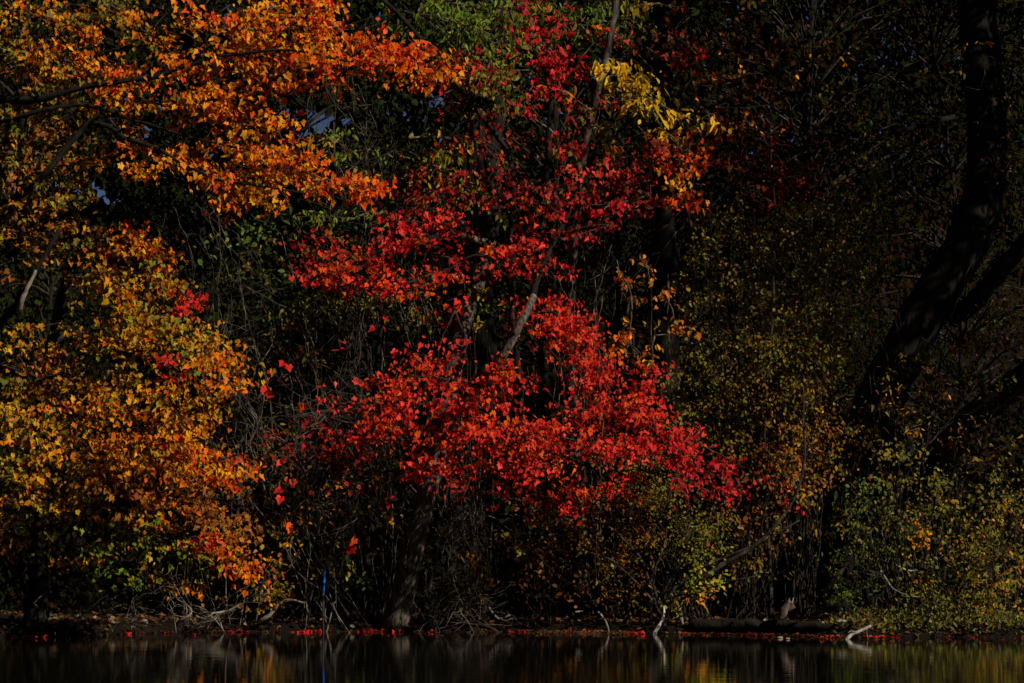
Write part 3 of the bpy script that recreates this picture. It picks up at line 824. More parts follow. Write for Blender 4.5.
# orange columns of leaves on slender saplings
for k, (bx, col, lab) in enumerate([
        (628, [(617, 268), (628, 285), (632, 310), (630, 335), (634, 352)], 'slender sapling with a hanging column of orange leaves right of the scarlet maple'),
        (650, [(640, 262), (648, 270), (650, 285)], 'slender sapling with one small orange tuft near its top'),
        (672, [(668, 282), (670, 300), (675, 320), (668, 335)], 'slender sapling with orange leaves standing nearest the olive shrubs')]):
    T = Tree('sapling', ground_pt(bx, 41.4), lab, 'sapling', 'orange leaved saplings', leafsize=0.10, shape='round')
    T.trunk([ground_pt(bx, 41.4, 0.1), at(bx + 4, 480, 41.2), at(col[-1][0], col[-1][1], 40.8), at(col[0][0], col[0][1] - 8, 40.7)], 0.025, 0.008, sides=6)
    T.spray(col, 40.2, 17, [('orange', 2), ('rust', 2)], 1.1, dY=0.3, spread=0.06)
    if k == 2: T.spray([(655, 335), (652, 360), (660, 375)], 40.2, 16, [('gold', 2), ('yolk', 1)], 0.8, dY=0.3, spread=0.06)
    if k == 0: T.spray([(628, 345), (625, 360)], 40.2, 16, [('orange', 2)], 0.9, dY=0.3, spread=0.06)
    T.finish()

T = Tree('sapling', ground_pt(772, 40.6), 'thin nearly bare sapling with a few scattered orange leaves in the dark upper right', 'sapling', leafsize=0.075, shape='round', bark=M_DARKTWIG, twig=M_DARKTWIG)
T.trunk([ground_pt(772, 40.6, 0.1), at(765, 450, 40.4), at(775, 250, 40.2), at(770, 120, 40.0), at(785, 20, 40.0)], 0.03, 0.008, sides=6)
for (x, y, n_) in [(830, 42, 5), (836, 48, 5), (826, 58, 3), (804, 22, 3), (803, 36, 2), (812, 56, 3), (820, 65, 3), (796, 75, 3), (844, 60, 3), (855, 58, 1), (741, 128, 3), (758, 130, 4), (752, 124, 2), (737, 60, 3), (740, 70, 2), (706, 28, 3), (716, 72, 2), (700, 100, 2), (845, 183, 2), (850, 195, 2), (900, 142, 3), (905, 78, 2), (932, 80, 1), (990, 156, 3), (1018, 60, 2), (780, 160, 2), (730, 130, 2), (720, 45, 3), (828, 137, 3)]:
    c = at(x, y, 39.4)
    a_ = T.anchor(c)[0]
    T.tw.tube(smooth_path([a_, (a_ + c) / 2 + rng.normal(0, .1, 3), c], 0.2, 0.02), 0.006, 0.002, 4)
    add_clump(T.lv, c, (0.06, 0.1, 0.05), n_, [('orange', 2), ('rust', 1)], 0.075)
T.finish()

T = Tree('tree', ground_pt(372, 40.9), 'young yellow green tree threading its leaves between the upper scarlet sprays', shape='oval', leafsize=0.10, bark=M_DARKBARK, twig=M_DARKTWIG)
T.trunk([ground_pt(372, 40.9, 0.12), at(366, 480, 40.9), at(380, 340, 40.8), at(400, 230, 40.6), at(420, 150, 40.6), at(430, 90, 40.7)], 0.05, 0.015, sides=7)
GY = [('lime', 2), ('olive', 2), ('green', 2)]
for ln, w, p, d in [
        ([(400, 215), (370, 225), (340, 222), (320, 235)], 26, GY, 0.8), ([(410, 160), (430, 165), (455, 175), (470, 190)], 34, [('olive', 2), ('gold', 1), ('lime', 1)], 0.8),
        ([(395, 150), (370, 160), (345, 165), (325, 140)], 28, [('lime', 1), ('yolk', 1), ('olive', 3)], 0.6), ([(395, 310), (420, 305), (440, 315)], 22, GY, 0.8),
        ([(385, 310), (350, 300), (310, 310), (290, 320)], 26, [('olive', 3), ('lime', 1)], 0.6), ([(470, 290), (490, 298), (505, 305)], 18, [('lime', 2), ('yolk', 1)], 0.8),
        ([(290, 215), (310, 210), (330, 218)], 18, [('lime', 1), ('green', 1)], 0.8), ([(440, 130), (465, 140), (480, 160)], 30, [('olive', 2), ('rust', 1), ('gold', 1)], 0.6),
        ([(400, 190), (430, 200), (450, 195)], 24, [('olive', 2), ('rust', 2)], 0.5)]:
    T.spray(ln, 39.9, w, p, d, dY=0.6, r=0.01)
T.finish()

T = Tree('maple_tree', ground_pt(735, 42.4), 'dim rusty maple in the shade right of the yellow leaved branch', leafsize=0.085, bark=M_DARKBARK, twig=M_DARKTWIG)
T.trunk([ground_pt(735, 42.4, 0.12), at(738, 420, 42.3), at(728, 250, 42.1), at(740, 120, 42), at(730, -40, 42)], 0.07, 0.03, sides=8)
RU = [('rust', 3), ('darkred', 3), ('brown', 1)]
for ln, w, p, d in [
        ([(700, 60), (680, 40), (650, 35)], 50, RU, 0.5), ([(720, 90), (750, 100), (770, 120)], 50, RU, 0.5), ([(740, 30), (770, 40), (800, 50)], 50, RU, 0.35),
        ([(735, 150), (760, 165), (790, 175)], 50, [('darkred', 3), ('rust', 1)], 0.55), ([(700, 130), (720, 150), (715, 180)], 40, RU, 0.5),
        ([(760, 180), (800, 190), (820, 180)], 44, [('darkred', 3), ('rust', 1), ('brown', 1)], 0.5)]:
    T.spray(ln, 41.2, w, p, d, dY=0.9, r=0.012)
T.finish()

# =================================================================== BLACK CURVING LIMB TREE (foreground, top centre)
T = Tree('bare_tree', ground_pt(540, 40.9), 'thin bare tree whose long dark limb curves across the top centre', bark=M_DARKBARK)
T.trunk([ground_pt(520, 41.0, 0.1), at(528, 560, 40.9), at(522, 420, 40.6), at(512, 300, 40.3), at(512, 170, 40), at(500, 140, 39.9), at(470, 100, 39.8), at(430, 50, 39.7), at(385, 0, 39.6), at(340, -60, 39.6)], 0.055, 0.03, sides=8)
for (a, b, c) in [((500, 140), (520, 165), (545, 190)), ((470, 100), (455, 130), (430, 160)), ((512, 250), (540, 240), (575, 225)), ((505, 330), (480, 300), (455, 270)), ((430, 50), (450, 40), (480, 45))]:
    T.limb([at(*a, 39.9), at(*b, 39.7), at(*c, 39.6)], 0.018, 0.004, sides=5)
T.finish()

# =================================================================== THE GREAT LEANING TRUNK (right)
T = Tree('oak_tree', ground_pt(842, 41.8), 'massive black trunk leaning up to the right in deep shade', bark=M_DARKBARK, twig=M_DARKTWIG, shape='oval', leafsize=0.13)
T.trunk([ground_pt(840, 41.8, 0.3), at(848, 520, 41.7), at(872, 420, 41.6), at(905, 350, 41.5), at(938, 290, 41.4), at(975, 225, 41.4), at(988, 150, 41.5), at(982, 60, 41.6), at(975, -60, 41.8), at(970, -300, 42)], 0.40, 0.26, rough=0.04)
T.limb([at(950, 320, 41.4), at(975, 300, 41.2), at(1000, 270, 41.0), at(1040, 225, 40.8), at(1120, 120, 40.6)], 0.15, 0.1)
T.limb([at(930, 470, 41.7), at(965, 425, 41.3), at(1000, 395, 41.0), at(1060, 350, 40.8), at(1150, 300, 40.6)], 0.24, 0.14)
T.limb([at(870, 450, 41.6), at(900, 460, 41.8), at(940, 462, 41.7)], 0.25, 0.2)
T.limb([at(985, 110, 41.5), at(930, 122, 41.2), at(880, 138, 41), at(850, 148, 40.9)], 0.06, 0.02)
S = T.spray
for ln, w, p, d in [
        ([(860, 140), (870, 130), (885, 120)], 30, [('olive', 1), ('green', 1)], 0.3),
        ([(900, 70), (940, 80), (980, 90)], 60, [('mix', 1), ('deep', 1)], 0.4),
        ([(985, 55), (1000, 65), (1015, 75)], 30, [('gold', 1), ('olive', 2)], 0.5),
        ([(860, 170), (880, 185), (900, 180)], 34, [('mix', 1), ('lime', 1)], 0.4),
        ([(1000, 220), (1005, 190), (1015, 160)], 34, [('mix', 1), ('lime', 1)], 0.5),
        ([(960, 330), (985, 345), (1010, 350)], 50, [('mix', 2), ('rust', 1)], 0.6),
        ([(940, 350), (950, 375), (975, 385)], 40, [('green', 1), ('olive', 2)], 0.7),
        ([(880, 400), (870, 430), (860, 460)], 44, [('mix', 2), ('deepolive', 2)], 0.5), ([(850, 470), (840, 510), (850, 560)], 60, [('olive', 1), ('deepgreen', 2), ('mix', 1)], 0.6),
        ([(935, 400), (960, 410), (990, 420)], 40, [('mix', 2), ('gold', 1), ('deepolive', 2)], 0.6),
        ([(1000, 300), (1010, 315), (1024, 320)], 30, [('rust', 1), ('olive', 1)], 0.5)]:
    S(ln, 40.9, w, p, d * 1.2, dY=0.7, r=0.012)
T.finish()

# =================================================================== SMALL-LEAVED SHRUBS AND SAPLINGS
def clumpy(P):
    x, y, z = P[:, 0], P[:, 1], P[:, 2]
    return (np.sin(x * 6.1 + 1.3 * np.sin(z * 4.3)) * np.sin(z * 7.3 + 1.1 * np.sin(x * 3.7 + y)) + 0.6 * np.sin(x * 13.1 + z * 5.2 + y * 3) * np.sin(z * 15.7 - x * 4.1))


def shrub(px, Y, label, blobs, nst=9, pal=None, ls=0.06, name='shrub', cat='shrub', stem_r=0.014, dens=1.0, bark=None, group='understory shrubs of the far bank', shape='round', per=7):
    base = ground_pt(px, Y)
    T = Tree(name, base, label, cat, group, shape=shape, bark=bark or M_DARKTWIG, twig=bark or M_DARKTWIG, leafsize=ls)
    mpp = Y / F
    for (cx, cy, rx, ry, d, *pp) in blobs:
        p = pp[0] if pp else pal
        area = math.pi * rx * ry * mpp * mpp
        nl = d * dens * area / (0.36 * ls * ls)
        ncl = max(4, int(nl / per))
        cl = []
        for _ in range(int(ncl * 1.7)):
            a = rng.uniform(0, 6.283); rr = math.sqrt(rng.random()) * rng.uniform(0.75, 1.1)
            cl.append(at(cx + math.cos(a) * rr * rx, cy + math.sin(a) * rr * ry, Y + rng.normal(-0.3, 0.55)))
        cl = np.array(cl)
        cl = cl[np.argsort(clumpy(cl) + rng.normal(0, 0.25, len(cl)))[-ncl:]]
        cl[:, 2] = np.maximum(cl[:, 2], height(cl[:, 0], cl[:, 1]) + 0.06)
        # stems: rooted in the base, each ends in one clump; clumps hang on twigs from the nearest stem
        ns = max(2, int(nst * rx * ry / 3000) + 1)
        paths = []
        for k in range(ns):
            tip = cl[rng.integers(len(cl))]
            b = base + np.array([rng.normal(0, 0.12), rng.normal(0, 0.12), 0])
            m1 = b * 0.6 + tip * 0.4 + np.array([rng.normal(0, 0.12), 0, 0.16 * abs(tip[2] - b[2]) + 0.05])
            pa = smooth_path([b, m1, tip], 0.14, 0.012)
            if ns <= 3 and len(blobs) < 4:
                q_ = Tubes(); q_.tube(pa, stem_r, 0.004, 5); q_.build('stem', T.bark, T.root)
            else:
                T.tw.tube(pa, stem_r, 0.004, 5)
            paths.append(pa)
        allp = np.concatenate(paths)
        for c in cl:
            i = int(np.argmin(np.linalg.norm(allp - c, axis=1)))
            a = allp[i]
            if rng.random() < 0.6 and np.linalg.norm(a - c) < 1.5:
                T.tw.tube(np.array([a, (a + c) / 2 + rng.normal(0, 0.03, 3), c]), 0.004, 0.002, 3)
            add_clump(T.lv, c, (0.085, 0.1, 0.07), max(2, rng.poisson(per)), p, ls, droop=0.2)
    T.finish()
    return T


OL = [('olive', 3), ('mix', 2)]
shrub(745, 41.2, 'airy olive shrub with tiny leaves right of the orange saplings', [(735, 290, 60, 90, 0.8, [('olive', 2), ('mix', 2), ('brown', 1)]), (705, 400, 55, 60, 1.0, OL), (745, 420, 50, 60, 0.8, [('mix', 2), ('rust', 1)])], nst=6)
shrub(800, 41.4, 'tall airy shrub with tiny yellow green leaves left of the leaning black trunk', [(815, 290, 60, 80, 1.3, OL), (835, 235, 55, 45, 0.9, OL), (790, 350, 50, 50, 0.9, [('mix', 2), ('gold', 1)])], nst=6)
shrub(806, 40.6, 'twiggy shrub with rusty gold leaves below the airy yellow green one', [(810, 430, 50, 60, 0.9, [('mix', 2), ('gold', 1), ('rust', 1)]), (800, 370, 50, 40, 0.8, OL)], nst=6)
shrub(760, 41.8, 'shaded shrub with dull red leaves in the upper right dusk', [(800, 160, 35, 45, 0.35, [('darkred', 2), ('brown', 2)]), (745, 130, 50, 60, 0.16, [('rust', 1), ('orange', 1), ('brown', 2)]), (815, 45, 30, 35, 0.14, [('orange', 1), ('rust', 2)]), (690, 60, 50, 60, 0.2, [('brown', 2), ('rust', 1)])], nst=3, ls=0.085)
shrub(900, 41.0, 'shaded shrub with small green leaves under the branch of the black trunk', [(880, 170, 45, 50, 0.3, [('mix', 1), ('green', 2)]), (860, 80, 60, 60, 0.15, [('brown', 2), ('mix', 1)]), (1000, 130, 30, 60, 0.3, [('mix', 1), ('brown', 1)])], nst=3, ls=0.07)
shrub(690, 40.7, 'yellow green shrub directly under the tips of the scarlet branches', [(640, 470, 55, 40, 0.9, OL), (680, 520, 50, 45, 1.0, OL), (620, 530, 50, 50, 0.9, [('olive', 1), ('rust', 2), ('brown', 1)])], nst=8)
shrub(745, 40.5, 'shrub with sparse crimson and rusty leaves at the end of the scarlet branches', [(765, 470, 40, 35, 0.8, [('darkred', 2), ('brown', 1), ('rust', 2), ('olive', 2)]), (750, 540, 50, 40, 0.7, [('olive', 2), ('rust', 2)]), (800, 470, 30, 45, 0.6, [('rust', 2), ('gold', 1)]), (790, 510, 14, 10, 0.8, [('crimson', 1)])], nst=6, ls=0.07)
shrub(700, 40.0, 'bright yellow green bush beside the pale stick at the foot of the arching stems', [(705, 570, 22, 28, 1.0, [('lime', 2), ('yolk', 1)]), (690, 600, 18, 22, 0.7, [('lime', 1), ('gold', 1)]), (700, 545, 22, 18, 0.8, [('lime', 1), ('olive', 1)])], nst=14, ls=0.065)
shrub(895, 39.6, 'leafy dark green bush spreading over the bank right of the fallen pale branch', [(880, 520, 40, 45, 0.8, [('deepgreen', 2), ('olive', 2), ('green', 1)]), (860, 580, 45, 40, 0.6, [('deepgreen', 2), ('olive', 1), ('green', 1)]), (895, 470, 35, 30, 0.6, OL)], nst=9, ls=0.065)
shrub(950, 39.3, 'broad gold and green bush bulging to the water at lower right', [(945, 520, 50, 48, 1.0, [('gold', 1), ('olive', 3), ('deepolive', 2)]), (960, 575, 55, 42, 0.9, [('gold', 1), ('olive', 4), ('deepolive', 2)]), (930, 605, 40, 22, 0.9, [('lime', 1), ('olive', 2)])], nst=9, ls=0.065)
shrub(1000, 39.4, 'olive bush at the lower right corner touching the picture edge', [(1000, 560, 35, 55, 0.9, [('gold', 1), ('olive', 3), ('rust', 1), ('deepolive', 2)]), (995, 610, 38, 22, 1.0, [('olive', 2), ('gold', 1)]), (1010, 490, 25, 30, 0.5, OL)], nst=9, ls=0.065)
shrub(925, 40.6, 'low tree of yellowing leaves just below the foot of the right hand limb', [(915, 400, 45, 45, 0.8, [('mix', 2), ('gold', 1), ('deepolive', 1)]), (1000, 340, 35, 40, 0.6, [('mix', 2), ('deepgreen', 2)]), (975, 440, 40, 35, 0.6, [('mix', 2), ('rust', 1)]), (990, 390, 35, 30, 0.5, [('olive', 2), ('green', 2)])], nst=6, ls=0.085, shape='oval')
shrub(268, 40.7, 'olive and gold bush on the bank between the golden maple and the blue pole', [(275, 560, 28, 45, 0.9, [('olive', 2), ('gold', 1), ('rust', 1)]), (262, 600, 22, 16, 0.8, [('gold', 1), ('rust', 1)]), (290, 510, 30, 30, 0.5, [('olive', 2), ('rust', 1)])], nst=9, ls=0.075)
shrub(335, 40.9, 'sparse green bush low behind the blue pole', [(335, 560, 40, 30, 0.4, [('green', 1), ('olive', 2)]), (355, 500, 40, 40, 0.4, [('olive', 2), ('gold', 1)]), (360, 575, 16, 12, 0.7, [('green', 1), ('lime', 1)])], nst=6, ls=0.08)
shrub(480, 40.6, 'small shrub with pale gold leaves low on the right of the scarlet maple trunk', [(478, 560, 14, 16, 1.0, [('yolk', 2), ('gold', 2)]), (492, 585, 16, 14, 0.9, [('yolk', 1), ('gold', 2)])], nst=30, ls=0.10, shape='oval')
shrub(545, 40.8, 'dusky shrub with rusty leaves at the water under the scarlet foliage', [(545, 540, 50, 40, 0.8, [('rust', 2), ('brown', 1), ('olive', 1)]), (560, 590, 45, 25, 0.4, [('rust', 1), ('brown', 2)]), (525, 580, 12, 8, 0.9, [('rust', 1), ('orange', 1)])], nst=8, ls=0.075)
shrub(625, 40.6, 'low shrub with rusty leaves just left of the arching multi stemmed shrub', [(625, 590, 35, 22, 0.6, [('rust', 2), ('olive', 2)])], nst=12, ls=0.07)
shrub(300, 42.0, 'dark green shrub crown behind the arching bare twigs', [(260, 250, 60, 40, 0.5, [('deep', 1), ('green', 2), ('olive', 1)]), (340, 250, 40, 30, 0.4, [('olive', 1), ('green', 1)]), (300, 310, 40, 30, 0.35, [('olive', 1), ('green', 1)]), (400, 300, 50, 30, 0.6, [('olive', 2), ('lime', 1)])], nst=3, ls=0.10)
shrub(300, 41.5, 'shaded shrub with rusty and olive leaves behind the lower bare twigs', [(290, 370, 50, 50, 0.3, [('olive', 1), ('brown', 1), ('rust', 1)]), (350, 400, 50, 40, 0.3, [('olive', 1), ('darkred', 1)]), (270, 470, 50, 50, 0.45, [('olive', 2), ('rust', 2)])], nst=4, ls=0.08)
shrub(487, 40.3, 'little green shoot growing from the side of the scarlet maple trunk', [(425, 565, 10, 6, 0.9, [('lime', 2), ('green', 1)])], nst=60, ls=0.08)
shrub(480, 41.6, 'thin shrub with yellow green leaves beside the fork of the scarlet maple', [(495, 300, 22, 14, 0.6, [('lime', 1), ('yolk', 1)]), (472, 320, 12, 10, 0.7, [('yolk', 1), ('lime', 1)]), (440, 170, 26, 30, 0.5, [('olive', 2), ('gold', 1)])], nst=12, ls=0.10, shape='oval')


# =================================================================== ARCHING MULTI-STEMMED SHRUB (centre right)
T = Tree('arching_shrub', ground_pt(662, 39.8), 'spreading dark shrub with arching stems fanning from one foot at the water', 'shrub', bark=M_MIDBARK, twig=M_DARKTWIG, shape='round', leafsize=0.06)
b = ground_pt(665, 39.75, 0.08)
for pts, r in [
        ([(668, 608), (700, 580), (740, 555), (768, 534), (795, 495), (804, 456), (803, 385)], 0.05),
        ([(666, 600), (690, 575), (715, 560), (755, 545), (800, 520)], 0.035),
        ([(662, 600), (672, 575), (683, 550), (700, 520), (730, 500)], 0.03),
        ([(658, 600), (655, 570), (665, 540), (668, 500), (680, 470)], 0.025),
        ([(656, 605), (645, 570), (630, 545), (600, 520), (560, 500)], 0.03),
        ([(655, 605), (640, 585), (610, 560), (580, 550)], 0.02),
        ([(668, 605), (690, 590), (730, 580), (760, 575)], 0.02),
        ([(664, 600), (680, 560), (690, 520), (685, 480)], 0.02)]:
    T.limb([b] + [at(x, y, 39.7 - 0.004 * abs(x - 662)) for x, y in pts], r, 0.008, sides=6)
    for k in range(7):
        q = T.skel[-1 - rng.integers(0, 10)][0]
        e = q + rng.normal(0, 0.3, 3) + np.array([0, 0, 0.1])
        T.tw.tube(smooth_path([q, (q + e) / 2 + rng.normal(0, .04, 3), e], 0.1, 0.01), 0.006, 0.002, 3)
        add_clump(T.lv, e, (0.1, 0.1, 0.08), 6, OL, 0.06)
T.finish()

# =================================================================== BARE TWIG THICKETS
def thicket(px, Y, label, arcs, n, r=0.011, mat=None, side=6, jitpx=26):
    base = ground_pt(px, Y)
    root = empty('bare_shrub', base, label, 'bare shrub', 'leafless shrubs of the far bank')
    stems = Tubes(); tw = Tubes()
    for i in range(n):
        arc = arcs[i % len(arcs)]
        pts = []
        for j, (x, y) in enumerate(arc):
            f = j / (len(arc) - 1)
            s = jitpx * (0.35 + 0.65 * f)
            pts.append(at(x + rng.normal(0, s), y + rng.normal(0, s), Y - 0.5 * f + rng.normal(0, 0.25)))
        if pts[0][2] < height(pts[0][0], pts[0][1]) + 0.5:
            pts[0][2] = float(height(pts[0][0], pts[0][1])) - 0.05
        full = [pts[0]]
        for p_, q_ in zip(pts[:-1], pts[1:]):
            L_ = np.linalg.norm(q_ - p_)
            for u_ in (0.33, 0.66): full.append(p_ + (q_ - p_) * u_ + rng.normal(0, 0.055 * L_, 3))
            full.append(q_)
        pa = smooth_path(full, 0.12, 0.008)
        stems.tube(pa, r * rng.uniform(0.6, 1.2), 0.003, 4)
        for k in range(side):
            i0 = rng.integers(len(pa) // 4, len(pa) - 1)
            q = pa[i0]; d = pa[min(i0 + 2, len(pa) - 1)] - pa[i0 - 1]; d /= np.linalg.norm(d) + 1e-6
            L = rng.uniform(0.25, 0.8)
            e = q + (d * 0.8 + rng.normal(0, 0.5, 3)) * L
            m = (q + e) / 2 + rng.normal(0, 0.05, 3)
            pb = smooth_path([q, m, e], 0.12, 0.008)
            tw.tube(pb, 0.0045, 0.002, 3)
            for _ in range(2):
                q2 = pb[rng.integers(1, len(pb))]
                e2 = q2 + (d * 0.4 + rng.normal(0, 0.5, 3)) * rng.uniform(0.12, 0.35)
                tw.tube(np.array([q2, (q2 + e2) / 2 + rng.normal(0, .015, 3), e2]), 0.003, 0.0015, 3)
    stems.build('stems', mat or M_TWIG, root); tw.build('twigs', mat or M_TWIG, root)


thicket(335, 40.3, 'bare grey shrub arching up left of the scarlet maple',
        [[(305, 625), (295, 560), (275, 470), (250, 380), (180, 250)], [(350, 625), (320, 540), (290, 430), (230, 340)],
         [(300, 625), (300, 520), (285, 400), (260, 320), (210, 260)], [(350, 625), (345, 500), (320, 400), (300, 330)], [(330, 625), (290, 480), (230, 400), (200, 430)], [(380, 560), (330, 470), (280, 460), (250, 500)]], 18, 0.009, jitpx=40, side=9)
thicket(370, 40.5, 'tangle of fine bare twigs hanging beside the scarlet maple trunk',
        [[(412, 540), (380, 520), (350, 500), (330, 540)], [(418, 520), (395, 480), (360, 470), (335, 490)],
         [(430, 500), (400, 440), (350, 400), (290, 400)], [(440, 460), (390, 420), (330, 430), (290, 470)], [(425, 510), (455, 520), (480, 560)], [(436, 470), (465, 500), (490, 540)]], 34, 0.006, jitpx=18, side=9)
thicket(365, 41.8, 'dense grey tangle of bare twigs between the orange limbs and the scarlet leaves',
        [[(390, 625), (370, 450), (350, 300), (340, 180), (345, 90)], [(380, 625), (380, 400), (365, 200), (330, 90)],
         [(370, 625), (360, 400), (340, 230), (375, 100)]], 15, 0.010, jitpx=22, side=12)
thicket(440, 41.0, 'leafless stems crossing in front of the upper scarlet leaves',
        [[(470, 625), (445, 500), (430, 380), (400, 270), (370, 200)], [(470, 625), (450, 420), (425, 260), (440, 160)], [(480, 625), (460, 420), (445, 320), (400, 235)]], 12, 0.009)
thicket(640, 41.8, 'bare grey twigs high between the scarlet maple and the orange saplings',
        [[(620, 625), (600, 450), (590, 300), (610, 200), (650, 150)], [(610, 625), (600, 400), (620, 280), (680, 220)], [(620, 625), (570, 420), (560, 260), (580, 170)]], 14, 0.010)
thicket(765, 41.6, 'thin pale stems standing in the shade left of the great trunk',
        [[(760, 625), (755, 450), (770, 280), (760, 150), (740, 60)], [(790, 625), (800, 450), (790, 250), (815, 60)], [(740, 625), (720, 400), (710, 200), (700, 50)]], 7, 0.009, jitpx=50)
thicket(205, 40.6, 'bare pale twigs behind the right side of the golden maple',
        [[(230, 625), (235, 500), (215, 380), (170, 240)], [(250, 625), (255, 480), (245, 350), (215, 230)], [(240, 625), (260, 460), (230, 330), (160, 200)]], 8, 0.009, jitpx=35)
thicket(120, 38.6, 'low tangle of bleached twigs at the water under the golden maple',
        [[(60, 622), (80, 605), (110, 598), (140, 612)], [(50, 620), (40, 600), (65, 590), (100, 605)], [(110, 622), (130, 600), (160, 590), (190, 605)], [(80, 622), (110, 612), (150, 600)]], 10, 0.008, mat=M_LOW, jitpx=10, side=4)
thicket(205, 40.2, 'low tangle of bleached twigs by the water right of the golden maple foot',
        [[(160, 626), (180, 612), (200, 616), (225, 605)], [(185, 626), (190, 600), (175, 590)], [(230, 626), (215, 612), (190, 608)], [(210, 626), (240, 610), (250, 590)]], 8, 0.008, mat=M_LOW, jitpx=9, side=4)
thicket(455, 40.5, 'low bare twigs at the waterline just right of the scarlet maple trunk',
        [[(430, 626), (440, 600), (460, 590), (475, 605)], [(420, 626), (450, 610), (480, 600)], [(440, 626), (430, 590), (450, 570)]], 18, 0.007, jitpx=9, side=5)
thicket(890, 39.7, 'bare twigs poking out of the green bush at right',
        [[(880, 625), (895, 590), (880, 560)], [(890, 625), (910, 590), (935, 596)], [(870, 620), (880, 570), (900, 500), (920, 440)]], 9, 0.008, jitpx=10)


# =================================================================== DEAD WOOD, POLE, LOGS
def stick(name, pts, r0, r1, label, cat, mat=M_DEAD, forks=(), group=None):
    P = [at(*p) for p in pts]
    root = empty(name, P[0], label, cat, group)
    t = Tubes(); t.tube(smooth_path(P, 0.06, 0.004), r0, r1, 7, 0.08)
    t.build('stem', mat, root)
    for fk, fr in forks:
        t = Tubes(); t.tube(smooth_path([at(*p) for p in fk], 0.06, 0.004), fr, fr * 0.4, 5, 0.06)
        t.build('side_branch', mat, root)


stick('fallen_branch', [(842, 646, 37.4), (849, 637, 37.4), (857, 632, 37.5), (871, 626, 37.7)], 0.028, 0.02, 'pale forked branch slanting out of the water at right', 'fallen branch',
      forks=[([(857, 632, 37.5), (852, 631, 37.4), (848, 633, 37.3)], 0.010), ([(866, 628, 37.6), (868, 640, 37.5)], 0.008)])
stick('dead_branch', [(653, 637, 39.2), (657, 629, 39.3), (663, 618, 39.4), (664, 606, 39.5)], 0.03, 0.016, 'pale crooked stick standing in the water at the foot of the arching shrub', 'dead branch')
stick('dead_branch', [(682, 624, 39.6), (680, 612, 39.6), (676, 600, 39.7)], 0.03, 0.02, 'short pale stick just right of the crooked one by the arching shrub', 'dead branch')
stick('dead_branch', [(836, 622, 38.2), (843, 621, 38.2), (851, 623, 38.2)], 0.022, 0.018, 'short bleached stick lying on the dark bank left of the fallen branch', 'dead branch')
stick('dead_branch', [(931, 636, 38.3), (930, 622, 38.4), (928, 610, 38.4), (922, 605, 38.4), (916, 609, 38.3)], 0.022, 0.010, 'hooked dead branch curling over in front of the gold and green bush', 'dead branch', mat=M_TWIG)
stick('dead_branch', [(896, 565, 38.6), (906, 570, 38.6), (918, 571, 38.6)], 0.018, 0.010, 'short bleached twig caught in the leaves of the gold bush', 'dead branch')
stick('dead_branch', [(880, 570, 38.6), (893, 588, 38.5), (908, 595, 38.5), (925, 597, 38.6)], 0.012, 0.006, 'thin bowed twig below the short bleached one in the gold bush', 'dead branch')
stick('dead_branch', [(484, 600, 40.2), (492, 612, 40.1), (499, 619, 40.1), (510, 615, 40.2)], 0.025, 0.012, 'bent pale root reaching down at the waterline below the pale gold leaves', 'dead branch', mat=M_LOW, forks=[([(499, 619, 40.1), (506, 621, 40.0), (513, 618, 40.0)], 0.012)])
stick('dead_branch', [(598, 612, 39.9), (604, 618, 39.8), (608, 628, 39.7), (609, 637, 39.7)], 0.016, 0.012, 'small drooping dead twig at the water between the rusty shrubs', 'dead branch')
stick('dead_branch', [(575, 612, 39.9), (583, 611, 39.9)], 0.014, 0.010, 'tiny pale twig stub left of the drooping dead twig', 'dead branch')
stick('dead_branch', [(178, 622, 40.0), (184, 618, 39.9), (191, 614, 39.9), (190, 608, 39.9), (180, 600, 39.9)], 0.022, 0.010, 'curled bleached root at the water under the golden maple', 'dead branch', mat=M_LOW)
stick('dead_branch', [(196, 616, 39.9), (205, 619, 39.8), (214, 613, 39.8), (228, 611, 39.8), (242, 603, 39.9)], 0.024, 0.010, 'long wavy bleached root at the water right of the curled one', 'dead branch', mat=M_LOW)
stick('dead_branch', [(258, 622, 40.1), (270, 615, 40.0), (278, 605, 40.0), (290, 600, 40.0), (305, 603, 40.0)], 0.036, 0.014, 'thick pale arching root on the bank left of the blue pole', 'dead branch', mat=M_LOW, forks=[([(272, 612, 40), (268, 600, 40), (258, 598, 40)], 0.018)])
stick('dead_branch', [(86, 612, 38.5), (95, 604, 38.4), (108, 594, 38.4)], 0.022, 0.010, 'short bright driftwood stick above the bleached twigs at left', 'dead branch')
stick('dead_branch', [(326, 634, 40.1), (332, 610, 40.1), (336, 600, 40.1)], 0.012, 0.006, 'thin upright dead twig just right of the blue pole', 'dead branch')
stick('dead_branch', [(426, 622, 40.2), (416, 605, 40.3), (410, 598, 40.3)], 0.014, 0.01, 'short grey stick leaning on the foot of the scarlet maple', 'dead branch', mat=M_TWIG)
stick('dead_branch', [(36, 270, 36.6), (29, 284, 36.6), (22, 300, 36.6), (19, 311, 36.7)], 0.022, 0.045, 'short pale stand-in for a sunlit piece of limb in the dark hollow of the left maples', 'dead branch', mat=M_TWIG)  # pale stub added for a sunlit piece of maple limb

